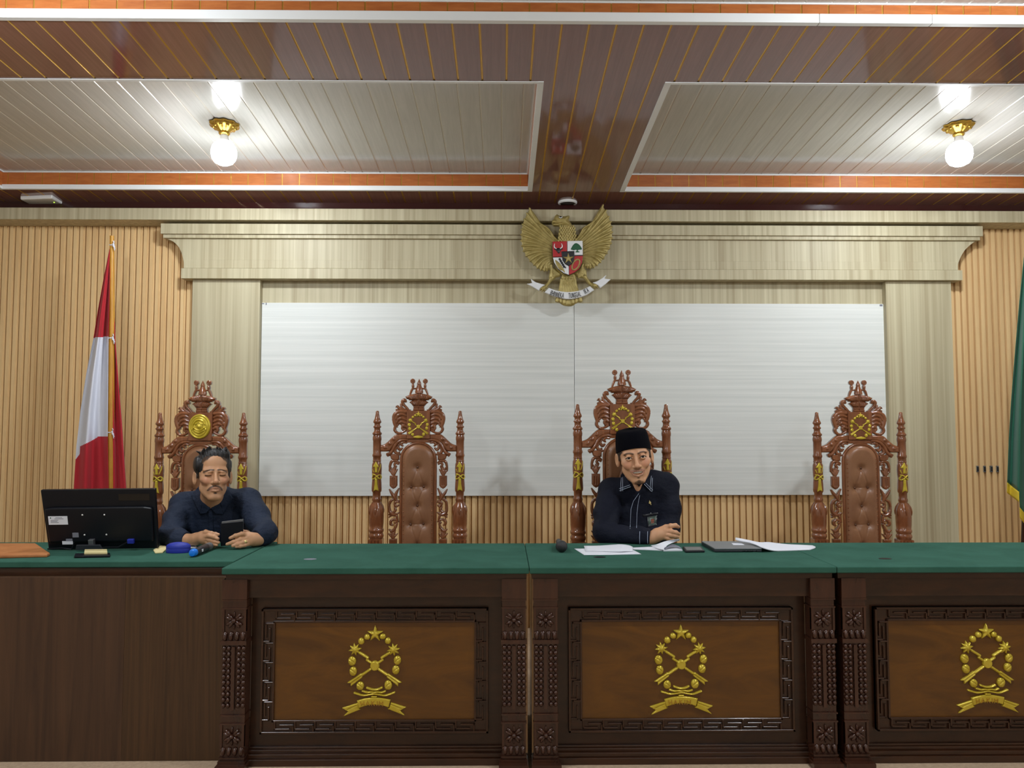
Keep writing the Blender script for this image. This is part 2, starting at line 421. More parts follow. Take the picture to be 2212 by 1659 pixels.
def board(t, b, x0, x1, marks):
    ox, oy, oz = t.location
    MB().box(x0 - ox, x1 - ox, b[2] - oy, b[3] - oy, 0, b[5] - oz).build('board_sheet', M_board, t, bevel=.001)
    for mx, my, w, h in marks:
        MB().box(PX(mx, b[2], my) - ox, PX(mx + w, b[2], my) - ox, b[2] - .0015 - oy, b[2] - oy + .001, PZ(my + h, b[2]) - oz, PZ(my, b[2]) - oz).build('tape_mark', M_print, t)
board(t, bl, bl[0], bl[1] - g, [(566, 656, 5, 2), (574, 655, 2, 5)])
t = thing('wall_board', 'large pale white panel on the back wall, the half right of its seam', 'panel', ((br[0] + br[1]) / 2, br[2], br[4]))
board(t, br, br[0] + g, br[1], [(1900, 656, 6, 4)])

# ------------------------------------------------------------------ ceiling
ZJ, SL = PZ(437, 4.78), (1024 - 922) / F
def zc(y): return ZJ + SL * (4.78 - y)
def Cp(px, py, dz=0.0):
    d = ray(px, py); return EYE + d * ((ZJ + dz + SL * 4.78 - HC) / (d.z + SL * d.y))
PITCH = 53.3 / F * Cp(1106, 172).y
YF, YN, Y0 = Cp(1106, 411).y, Cp(1106, 178).y, Cp(1106, 44).y
TX1 = (Cp(1138, 411).x + Cp(1167, 178).x) / 2; TX0 = Cp(3, 406).x
TX2 = (Cp(1345, 411).x + Cp(1453, 178).x) / 2; TX3 = TX2 + (TX1 - TX0)
HT = 38 / F * YF
print('ceiling', ZJ, YF, YN, Y0, TX0, TX1, TX2, TX3, HT, PITCH)
def planks(x0, x1, y0, y1, phase, zf, gw=.0045, gd=.003):
    """boards running along y, seen from below; groove faces take material 1"""
    xs = []; k = math.ceil((x0 - phase) / PITCH); cur = x0; segs = []
    while phase + k * PITCH < x1:
        gx = phase + k * PITCH
        if gx - gw > cur + 1e-4 and gx + gw < x1:
            segs += [(cur, 0, 0), (gx - gw, 0, 1), (gx - gw * .5, gd, 1), (gx + gw * .5, gd, 1)]; cur = gx + gw
        k += 1
    segs += [(cur, 0, 0), (x1, 0, 0)]
    mb = MB(); n = len(segs)
    vs = [(a, y0, zf(y0) + d) for a, d, _ in segs] + [(a, y1, zf(y1) + d) for a, d, _ in segs]
    for i in range(n - 1): pass
    b0 = len(mb.v); mb.v += vs
    for i in range(n - 1): mb.f.append((i + b0, i + n + b0, i + 1 + n + b0, i + 1 + b0)); mb.m.append(segs[i][2])
    return mb
ph_b = Cp(1146, 172).x; ph_w = Cp(1035, 177, HT).x
ceil_mb = MB()
for r in [(XL, XR, Y0, YN), (XL, XR, YF, 4.92), (XL, TX0, YN, YF), (TX1, TX2, YN, YF), (TX3, XR, YN, YF)]:
    q = planks(*r, ph_b, zc); ceil_mb.add(q.v, q.f); ceil_mb.m[-len(q.m):] = q.m
def flat(name, mb, mats):      # keep the winding given (single-sided boards seen from below)
    return obj(name, mb.mesh(name), mats)
struct(flat('ceiling', ceil_mb, [M_brown, M_gold_line]))
zt = lambda y: zc(y) + HT
for i, (a, b_) in enumerate([(TX0, TX1), (TX2, TX3)]):
    struct(flat('ceiling_tray_%d' % (i + 1), planks(a, b_, YN, YF, ph_w, zt), [M_white_plank, M_white_groove]))
ZM = zc(Y0) + .075
struct(flat('ceiling_main', planks(XL, XR, YB, Y0, ph_w, lambda y: ZM), [M_white_plank, M_white_groove]))
struct(MB().box(XL - .1, XR + .1, YB - .1, YW + .2, 3.1, 3.2).build('roof_slab', M_plaster))
def fascia(x0, x1, y, z0, z1, phase, pitch, t=.012):
    """upright row of short orange boards with gilt joints, facing -y"""
    mb = MB(); k = math.ceil((x0 - phase) / pitch); cur = x0
    while True:
        gx = min(phase + k * pitch, x1)
        if gx - .003 > cur: mb.box(cur, gx - .003, y, y + t, z0, z1, 0)
        if gx >= x1: break
        mb.box(gx - .003, gx + .003, y + .002, y + t, z0, z1, 1); cur = gx + .003; k += 1
    return mb
pit_o = 37.2 / F * YF; n_tr = 20
for a, b_ in [(TX0, TX1), (TX2, TX3)]:
    zb, zu = zc(YF), zt(YF)
    struct(fascia(a, b_, YF, zb, zu, PX(638, YF), pit_o).build('trim_%d' % n_tr, [M_orange, M_gold_line])); n_tr += 1
    mb = MB()                                           # side faces and near face of the tray
    for x, s in ((a, -1), (b_, 1)):
        xa, xb = sorted((x, x + s * .012))
        mb.add([(xa, YN, zc(YN)), (xb, YN, zc(YN)), (xb, YF, zc(YF)), (xa, YF, zc(YF)), (xa, YN, zt(YN)), (xb, YN, zt(YN)), (xb, YF, zt(YF)), (xa, YF, zt(YF))],
               [(0, 3, 2, 1), (4, 5, 6, 7), (0, 1, 5, 4), (1, 2, 6, 5), (2, 3, 7, 6), (3, 0, 4, 7)])
    mb.box(a, b_, YN - .012, YN, zc(YN), zt(YN))
    struct(mb.build('trim_%d' % n_tr, M_orange)); n_tr += 1
    mb = MB(); w, h = .024, .026                        # white angle edging round the opening
    def bar(x0, x1, y0, y1, d0, d1):
        mb.add([(x0, y0, zc(y0) + d0), (x1, y0, zc(y0) + d0), (x1, y1, zc(y1) + d0), (x0, y1, zc(y1) + d0),
                (x0, y0, zc(y0) + d1), (x1, y0, zc(y0) + d1), (x1, y1, zc(y1) + d1), (x0, y1, zc(y1) + d1)],
               [(0, 3, 2, 1), (4, 5, 6, 7), (0, 1, 5, 4), (1, 2, 6, 5), (2, 3, 7, 6), (3, 0, 4, 7)])
    e = .004
    bar(a - w, b_ + w, YF - e, YF + .012, -e, h * .9); bar(a - w, b_ + w, YN - w * .5, YN + e, -e, .006)
    bar(a - w, a + e, YN, YF, -e, h * .5); bar(b_ - e, b_ + w, YN, YF, -e, h * .5)
    bar(a, b_, YF - e, YF + .004, HT - .008, HT)        # upper bead
    bar(a, a + .008, YN, YF, HT - .008, HT); bar(b_ - .008, b_, YN, YF, HT - .008, HT)
    struct(mb.build('trim_%d' % n_tr, M_trim)); n_tr += 1
struct(fascia(XL, XR, Y0, zc(Y0), ZM, PX(610, Y0, 44), 60.8 / F * Y0).build('trim_%d' % n_tr, [M_orange, M_gold_line])); n_tr += 1
zb = zc(Y0)
mb = MB()
xs = [XL, PX(1769, Y0, 44), PX(2012, Y0, 44), XR]
for i in range(3): mb.box(xs[i] + .0008, xs[i + 1] - .0008, Y0 - .006, Y0 + .02, zb - .004, zb + 18.5 / F * Y0)
struct(mb.build('trim_%d' % n_tr, M_trim, bevel=.002)); n_tr += 1
struct(MB().box(XL, XR, Y0 - .004, Y0 + .01, ZM - .006, ZM + .01).build('trim_%d' % n_tr, M_trim)); n_tr += 1

# ------------------------------------------------------------------ lamps and fittings on the ceiling
M_bulb_added = mat('added_unseen_bulb', lin(255, 255, 255), .3, emit=(.94, 1.0, 1.06, 1), es=600.0)  # emission of the lamps added out of view
def lamp(loc, label, sc=1.0, tilt=0.0, mb_=None):
    t = thing('ceiling_lamp', label, 'lamp', loc, (tilt, 0, 0), 'bare bulb ceiling lamps')
    def petals(a, r): return r * (1 + .06 * cos(10 * a))
    mb = MB(); n = 60; prof = [(.075, 0), (.076, -.008), (.070, -.016), (.060, -.020), (.050, -.030), (.034, -.038), (.026, -.046), (.030, -.052), (.024, -.060), (.020, -.062)]
    vs = [(petals(2 * pi * i / n, r) * cos(2 * pi * i / n) if r > .03 else r * cos(2 * pi * i / n), petals(2 * pi * i / n, r) * sin(2 * pi * i / n) if r > .03 else r * sin(2 * pi * i / n), z) for r, z in prof for i in range(n)]
    fs = [(k * n + i, k * n + (i + 1) % n, (k + 1) * n + (i + 1) % n, (k + 1) * n + i) for k in range(len(prof) - 1) for i in range(n)] + [tuple(range((len(prof) - 1) * n, len(prof) * n))]
    mb.add(vs, fs)
    for i in range(10):
        a = 2 * pi * (i + .5) / 10; mb.ball((.056 * cos(a), .056 * sin(a), -.019), (.010, .010, .009), 6)
    mb.build('rosette', M_brass, t, smooth=True)
    MB().lathe([(.019, -.062), (.021, -.066), (.024, -.082), (.030, -.094)], 24).build('bulb_collar', M_white_pl, t, smooth=True)
    mb = MB(); n = 32; pf = [(.030, -.094), (.046, -.106), (.060, -.124), (.066, -.146), (.066, -.168), (.061, -.190), (.048, -.210), (.028, -.221), (.004, -.224)]
    mb.lathe(pf, n)
    mb.m = [1 if k < 4 * n else 0 for k in range(len(mb.f))]
    mb.m[len(pf) * n - n] = 1; mb.m[-1] = 0
    mb.build('bulb', [mb_ or M_bulb, M_bulb_top], t, smooth=True)
    t.scale = (sc, sc, sc)
    return t
tl = atan(SL)
p = Cp(485, 268, HT); lamp(p, 'bare white bulb on brass rosette in the left ceiling tray', 1.0 * (31 / F * p.y) / .076, -tl * 0)
p = Cp(2070, 271, HT); lamp(p, 'bare white bulb on brass rosette in the right ceiling tray', 1.0 * (31 / F * p.y) / .076, -tl * 0)
for x, y, nm in ((-1.7, 2.1, 'front left of the high main ceiling'), (1.7, 2.1, 'front right of the high main ceiling'),
                 (-1.9, -1.4, 'rear left of the high main ceiling'), (1.9, -1.4, 'rear right of the high main ceiling')):
    lamp((x, y, ZM), 'added unseen bulb at the ' + nm, .95, 0, M_bulb_added)  # added lamps, out of view, to brighten the room beyond the tray bulbs
p = Cp(1226, 437)
t = thing('ceiling_speaker', 'round white ceiling speaker with grey mesh above the eagle emblem', 'speaker', p)
r = 21 / F * p.y
MB().lathe([(r, .004), (r, -.006), (r * .9, -.012), (r * .78, -.010), (r * .78, 0)], 36).build('rim', M_white_pl, t, smooth=True)
MB().lathe([(r * .79, -.005), (r * .5, -.008), (.003, -.009)], 36).build('mesh_cover', M_speaker, t, smooth=True)
# white box on the ceiling at the left
zt_ = zc(4.55) - .030
pts = [Pz(43, 431, zt_), Pz(112, 428.5, zt_), Pz(137, 442.5, zt_), Pz(71, 445.5, zt_)]
cx_ = sum((q for q in pts), Vector()) / 4
t = thing('access_point', 'square white plastic box with a small green light, on the ceiling at left', 'device', (cx_.x, cx_.y, zc(cx_.y)))
o = MB().slab([(q.x - cx_.x, q.y - cx_.y) for q in pts], zt_ - zc(cx_.y), zt_ - zc(cx_.y) + .026).build('casing', M_white_pl, t, bevel=.008, seg=3)
q = Pz(117, 437, zt_); MB().ball((q.x - cx_.x, q.y - cx_.y, zt_ - zc(cx_.y)), .004, 8).build('status_light', M_led, t)
MB().lathe([(.05, zt_ - zc(cx_.y) + .024), (.05, .02)], 20).build('mount', M_white_pl, t)
# ------------------------------------------------------------------ gold emblem (traced units, 7.211 per photo pixel)
EU = 1 / 7.211
def star(c, R, r, n, rot=90):
    return [(c[0] + (R if i % 2 == 0 else r) * cos(radians(rot + 180 * i / n)), c[1] + (R if i % 2 == 0 else r) * sin(radians(rot + 180 * i / n))) for i in range(2 * n)]
def emblem_parts(k, banner=True, res=.0016, hs=1.0):
    """meshes of the court emblem, k metres per traced unit, centred on the hub"""
    T = lambda x, y: ((x - 652) * k, (768 - y) * k)
    S = lambda pts, r: [T(x, y) + (r * k,) for x, y in pts]
    h = .009 * hs
    out = []
    def rel(name, prims):
        xs, zs = [], []
        for p in prims:
            if p[0] == 'e': xs += [p[1][0] - p[2], p[1][0] + p[2]]; zs += [p[1][1] - p[3], p[1][1] + p[3]]
            elif p[0] == 'g': continue
            else:
                for q in p[1]:
                    r = q[2] if len(q) > 2 else 0
                    xs += [q[0] - r, q[0] + r]; zs += [q[1] - r, q[1] + r]
        out.append((name, relief(name, prims, (min(xs) - 2 * res, max(xs) + 2 * res, min(zs) - 2 * res, max(zs) + 2 * res), res)))
    arrows = []
    for s in (1, -1):
        m = lambda pts: [(652 + s * (x - 652), y) for x, y in pts]
        arrows.append(('s', S(m([(420, 572), (545, 650)]), 20), h / (20 * k), 0))
        arrows.append(('s', S(m([(545, 650), (532, 684), (600, 728)]), 18), h / (20 * k), 0))
        arrows.append(('s', S(m([(590, 822), (465, 905)]), 20), h / (20 * k), 0))
        pl = m([(440, 885), (476, 905), (462, 945), (290, 1080), (288, 1032), (235, 1022)])
        if s < 0: pl = pl[::-1]
        arrows.append(('p', [T(*q) for q in pl], h * .9, 14 * k))
        arrows.append(('g', S(m([(455, 915), (285, 1035)]), 9), h * .5))
    arrows.append(('p', [T(655 + 72 * cos(a), 768 + 75 * sin(a)) for a in np.linspace(0, 2 * pi, 30)[:-1]], h * 1.3, 16 * k))
    rel('crossed_arrows', arrows)
    for x, y, rx, ry, s in [(535, 335, 46, 44, 0), (445, 400, 48, 50, 0), (770, 330, 48, 43, 0), (850, 395, 46, 47, 0), (308, 697, 60, 70, 1), (325, 850, 56, 70, 1),
                         (998, 688, 56, 68, -1), (975, 832, 56, 68, -1), (435, 1068, 58, 65, 1), (862, 1058, 60, 72, -1)]:
        pr = [('e', T(x, y), rx * k, ry * k, h * 1.1, h * .3)]
        if s: pr.append(('g', S(catmull([(x - 34 * s, y - 30), (x + 5 * s, y - 10), (x + 30 * s, y + 18)], 5), 10), h * .35))
        rel('bead', pr)
    for c in ((352, 525), (938, 530)):
        rel('sun_star', [('p', [T(*q) for q in star(c, 102, 54, 8, 80)], h * 1.2, 26 * k), ('e', T(*c), 30 * k, 30 * k, h * .5, h * 1.1)])
    rel('top_star', [('p', [T(*q) for q in star((655, 290), 130, 52, 5, -90)], h * 1.5, 34 * k)])
    if banner:
        for pts in ([(540, 1098), (600, 1120), (655, 1128), (710, 1120), (765, 1096)], [(470, 1145), (545, 1165), (600, 1160), (650, 1165), (700, 1160), (760, 1168), (815, 1150)],
                    [(350, 1175), (470, 1208), (560, 1202), (650, 1188), (740, 1202), (830, 1212), (955, 1170)], [(615, 1232), (680, 1232)]):
            rel('wavy_bar', [('s', S(catmull(pts, 5), 15), h / (15 * k), 0)])
        arc = lambda pts: [T(*q) for q in catmull(pts, 6)]
        b = [('p', arc([(388, 1288), (520, 1252), (650, 1242), (780, 1252), (900, 1278)]) + arc([(872, 1392), (780, 1362), (650, 1348), (530, 1362), (418, 1400)]), h, 10 * k)]
        for pl in ([(398, 1325), (420, 1405), (455, 1415), (180, 1525), (255, 1450), (160, 1398)], [(905, 1318), (1138, 1392), (1045, 1440), (1122, 1518), (848, 1410), (880, 1398)]):
            b.append(('p', [T(*q) for q in pl], h * .75, 9 * k))
        for st in ([(385, 1360), (250, 1420)], [(910, 1350), (1060, 1408)]): b.append(('g', S(st, 8), h * .4))
        rel('banner', b)
        mb = MB(); x = 445
        for vs, fs, w_ in glyphs('HAKIM', 100 * k, .0012):
            wd = w_ / k; xm = x + wd / 2; th = (xm - 650) / 1500.0; yb = 1358 + 21 * ((xm - 650) / 250) ** 2
            Mx = Matrix.Translation((T(x, 0)[0], -h * 1.12, T(0, yb)[1] + 3 * k)) @ Matrix.Rotation(th, 4, 'Y')
            mb.add(vs, fs, 0, Mx); x += wd + 14
        out.append(('lettering', mb.mesh('lettering')))
    else:
        rel('scroll_bar', [('p', [T(*q) for q in catmull([(450, 1165), (655, 1105), (860, 1165), (655, 1215)], 8, True)], h, 20 * k)])
    for nm, me in out: me.materials.append(M_brass if nm == 'lettering' else M_gold)
    return out
def place_emblem(meshes, parent, name, loc):
    first = None
    for nm, me in meshes:
        if first is None:
            first = obj(name, me, parent=parent, loc=loc, smooth='all'); first['label'] = 'gold carved wreath emblem'
        else: obj(nm, me, parent=first, smooth=('all' if nm != 'lettering' else False))
    return first

# ------------------------------------------------------------------ carved judges' desks
YD = 2.90; ZT = PZ(1226, YD); YDB = 3.50
kd = 2.965 / F
EM_DESK = emblem_parts(kd * EU)
def zpx(py, Y): return PZ(py, Y)
def desk_post(parent, xc, w, inner):
    y0, y1 = .02, .078; z = lambda p: zpx(p, 2.92)
    mb = MB(); hw = w / 2
    mb.box(xc - hw, xc + hw, y0, y1, z(1644), z(1250))
    mb.box(xc - hw - .002, xc + hw + .002, y0 - .006, y1, z(1293), z(1250))
    for p in (1294.5, 1312, 1542, 1560, 1633): mb.box(xc - hw - .003, xc + hw + .003, y0 - .007, y1, z(p + 2), z(p - 1))
    mb.box(xc - hw - .004, xc + hw + .004, y0 - .010, y1, z(1390), z(1381))
    mb.box(xc - hw, xc - hw + .008, y0 - .006, y0 + .01, z(1362), z(1314)); mb.box(xc + hw - .008, xc + hw, y0 - .006, y0 + .01, z(1362), z(1314))
    mb.box(xc - hw, xc - hw + .008, y0 - .006, y0 + .01, z(1610), z(1562)); mb.box(xc + hw - .008, xc + hw, y0 - .006, y0 + .01, z(1610), z(1562))
    for pa in (1364, 1612):                       # row of drooping leaves
        for i in range(4):
            x = xc - hw + (i + .5) * w / 4
            mb.ball((x, y0 - .003, z(pa + 9)), (w * .10, .011, .015), 8); mb.ball((x, y0 - .003, z(pa + 3)), (w * .115, .006, .008), 6)
    post = mb.build('post', M_desk_v, parent, smooth=True)
    mb = MB()
    for r in range(11):
        zz = z(1398 + r * 12.3)
        for cxx in (-.40, -.20, .22, .42):
            mb.ball((xc + cxx * w, y0 - .001, zz), (w * .105, .011, .0098), 6)
    mb.box(xc - w * .075, xc + w * .07, y0 - .010, y0 + .01, z(1530), z(1394), bev=.002)
    mb.build('bead_panel', M_desk_v, post, smooth=True)
    for pc in (1338, 1587):
        mb = MB(); zc_ = z(pc)
        mb.ball((xc, y0 - .008, zc_), (.009, .012, .009), 8)
        for a in (-42, -138, 35, 145):
            for s in (-12, 12):
                aa = radians(a + s); c, s_ = cos(aa), sin(aa)
                M = Matrix.Translation((xc + .020 * c, y0 - .003, zc_ + .019 * s_)) @ Matrix.Rotation(-aa, 4, 'Y') @ Matrix.Diagonal((.016, .009, .0065, 1))
                mb.ball((0, 0, 0), 1, 8) if False else mb.lathe([(max(sin(pi * i / 8), 1e-3), -cos(pi * i / 8)) for i in range(9)], 10, 0, M)
        for a in (90, -90):
            aa = radians(a); M = Matrix.Translation((xc, y0 - .002, zc_ + .022 * sin(aa))) @ Matrix.Rotation(-aa, 4, 'Y') @ Matrix.Diagonal((.012, .007, .004, 1))
            mb.lathe([(max(sin(pi * i / 8), 1e-3), -cos(pi * i / 8)) for i in range(9)], 10, 0, M)
        mb.build('rosette', M_desk_v, post, smooth=True)
    mb = MB(); i0 = .010 if inner > 0 else .012; i1 = .012 if inner > 0 else .010
    mb.box(xc - hw - i0, xc + hw + i1, -.012, y1, 0, z(1646), bev=.002); mb.box(xc - hw - .006, xc + hw + .006, y0 - .010, y1, z(1647), z(1640))
    mb.build('base_block', M_desk_v, post)
def make_desk(px0, px1, pl, pr, cx, label, slit, raw=()):
    X = lambda p, Y=2.92: PX(p, Y, 1250)
    xc = X(cx, 2.965)
    t = thing('judge_desk', label, 'desk', (xc, YD, 0), None, 'carved judges desks in a row')
    L = lambda p, Y=2.92: X(p, Y) - xc
    w = 50 / F * 2.92
    desk_post(t, L(pl) + w / 2, w, 1); desk_post(t, L(pr) - w / 2, w, -1)
    a, b = L(pl) + w, L(pr) - w
    z = lambda p: zpx(p, 2.965)
    MB().box(a, b, .035, .07, z(1286), z(1246)).build('top_rail', M_desk, t, bevel=.002)
    mb = MB(); mb.box(a, b, .085, .105, .03, z(1280)); mb.build('front_panel', M_desk, t)
    sx = lambda p: L(cx, 2.965) + (p - 813.5) * 2.965 / F
    fx0, fx1, fz0, fz1 = sx(574), sx(1054), z(1583), z(1314)
    ix0, ix1, iz0, iz1 = sx(602), sx(1025), z(1554), z(1343)
    MB().box(ix0 - .004, ix1 + .004, .070, .09, iz0 - .004, iz1 + .004).build('inlay_panel', M_deskpanel, t)
    mb = MB(); yb, yf = .09, .062
    def rail(x0, x1, z0, z1, f): mb.box(x0, x1, f, yb, z0, z1)
    for (x0, x1, z0, z1, f, q) in ((fx0, fx1, fz0, fz1, .060, .008), (ix0 - .006, ix1 + .006, iz0 - .006, iz1 + .006, .062, .007)):
        rail(x0, x1, z1 - q, z1, f); rail(x0, x1, z0, z0 + q, f); rail(x0, x0 + q, z0, z1, f); rail(x1 - q, x1, z0, z1, f)
    rail(fx0, fx1, iz1, fz1, .070); rail(fx0, fx1, fz0, iz0, .070); rail(fx0, ix0, iz0, iz1, .070); rail(ix1, fx1, iz0, iz1, .070)
    keyA = [(.07, 1), (.07, .25), (.76, .25)]; keyB = [(.98, 0), (.98, .66), (.34, .66)]
    def run(org, du, dv, length, n):
        st = length / n; bw = .0054
        for i in range(n):
            for key in (keyA, keyB):
                for p, q in zip(key[:-1], key[1:]):
                    P0 = [org[j] + du[j] * (i + p[0]) * st + dv[j] * p[1] for j in (0, 1)]; P1 = [org[j] + du[j] * (i + q[0]) * st + dv[j] * q[1] for j in (0, 1)]
                    x0, x1 = sorted((P0[0], P1[0])); z0, z1 = sorted((P0[1], P1[1]))
                    mb.box(x0 - bw / 2, x1 + bw / 2,   .0615, .072, z0 - bw / 2, z1 + bw / 2)
    hh = fz1 - iz1 - .014
    run((ix0, iz1 + .006), (1, 0), (0, hh), ix1 - ix0, 10)
    run((ix0, fz0 + .008), (1, 0), (0, hh), ix1 - ix0, 10)
    run((fx0 + .008, iz1), (0, -1), (ix0 - fx0 - .014, 0), iz1 - iz0, 5)
    run((ix1 + .006, iz1), (0, -1), (fx1 - ix1 - .014, 0), iz1 - iz0, 5)
    mb.build('meander_frame', M_desk, t, bevel=.0008, seg=1)
    mb = MB(); mb.box(a, b, .045, .1, 0, z(1634)); mb.box(a, b, .055, .1, z(1634), z(1625)); mb.box(a, b, .068, .1, z(1625), z(1618)); mb.box(a, b, .075, .1, z(1618), z(1613))
    mb.build('plinth', M_desk, t, bevel=.002)
    for sgn, e in ((-1, L(pl)), (1, L(pr))):
        x0, x1 = (e + .004, e + .022) if sgn < 0 else (e - .022, e - .004)
        MB().box(x0, x1, .11, YDB - YD - .05, .01, ZT - .03).build('side_panel', M_desk, t)
        if sgn in raw:
            xx = (e + .0005, e + .0075) if sgn > 0 else (e - .007, e - .001)
            MB().box(xx[0], xx[1], .035, .06, .05, ZT - .028).build('bare_edge_strip', M_raw, t)
    for e, s in ((L(pl), 1), (L(pr), -1)):
        x0, x1 = sorted((e + s * .005, e + s * .055)); MB().box(x0, x1, YDB - YD - .09, YDB - YD - .04, 0, ZT - .03).build('leg', M_desk, t, bevel=.003)
    tx0, tx1 = PX(px0, YD, 1226) - xc + .0008, PX(px1, YD, 1226) - xc - .0008
    top = MB().box(tx0, tx1, 0, YDB - YD, ZT - .024, ZT).build('cloth_top', M_green, t, bevel=.004, seg=3)
    MB().box(tx0 + .01, tx1 - .01, .02, YDB - YD - .02, ZT - .046, ZT - .023).build('top_board', M_desk, t)
    q = Pz(slit[0], slit[1], ZT); mb = MB()
    n = 20; mb.lathe([(.022, -.0005), (.022, .0008), (.016, .0012)], n, 0, Matrix.Translation((q.x - xc, q.y - YD, ZT)) @ Matrix.Diagonal((1.15, .75, 1, 1)))
    mb.build('cable_hole', M_plastic if slit[2] else M_print, top)
    place_emblem(EM_DESK, t, 'gold_emblem', (L(cx, 2.965) , .069, z(1437)))
    return t
make_desk(478, 1143.5, 483, 1135.5, 811, 'carved gold emblem desk next to the plain walnut laminate desk', (670, 1208, 0), (1,))
make_desk(1143.5, 1808, 1153, 1800, 1469, 'carved gold emblem desk whose green top carries the papers, book and laptop', (1295, 1203.5, 1), (-1,))
make_desk(1808, 2466, 1817, 2463, 2126, 'carved gold emblem desk with bare green top, cut by the right edge of photo', (1912, 1207, 1))

# plain desk at the left
YL = 3.05
xr = PX(478, YD, 1226) - .006
t = thing('laminate_desk', 'plain walnut laminate desk with green top carrying the computer monitor', 'desk', (-2.0, YL, 0))
o = (-2.0, YL)
x_l = -3.0; xb = PX(594, 3.52, 1177)
pts = [(x_l, YL), (xr, YL), (xr, YDB + .008), (xb, YDB + .008), (xb, 3.56), (x_l, 3.56)]
MB().slab([(x - o[0], y - o[1]) for x, y in pts], ZT - .024, ZT).build('cloth_top', M_green, t, bevel=.004, seg=3)
MB().box(x_l + .01 - o[0], xr - .01 - o[0], .006, .40, ZT - .060, ZT - .0235).build('top_board', M_desk, t, bevel=.006)
M_lam2 = mat('amber_walnut_laminate', lin(58, 38, 21), .42, noise=((34, 34, .9), lin(82, 56, 32), .32, .7, 7.0, 2.2))
pz = PZ(1245, 3.0); xs_ = PX(268, 3.0, 1400)
MB().box(x_l - o[0], xs_ - .0004 - o[0], 3.0 - YL, 3.018 - YL, .002, pz).build('front_board', M_lam, t)
MB().box(xs_ + .0004 - o[0], xr - o[0], 3.0 - YL, 3.018 - YL, .002, pz).build('front_board', M_lam2, t)['label'] = 'front board with amber cathedral grain'
MB().box(x_l - o[0], xr - o[0], 3.018 - YL, 3.06 - YL, pz - .02, pz - .004).build('ledge', M_lam2, t)
MB().box(x_l - o[0], x_l + .018 - o[0], .02, .48, .002, ZT - .04).build('side_panel', M_lam, t)
MB().box(xr - .03 - o[0], xr - .012 - o[0], .02, .43, .002, ZT - .06).build('side_panel', M_lam, t)
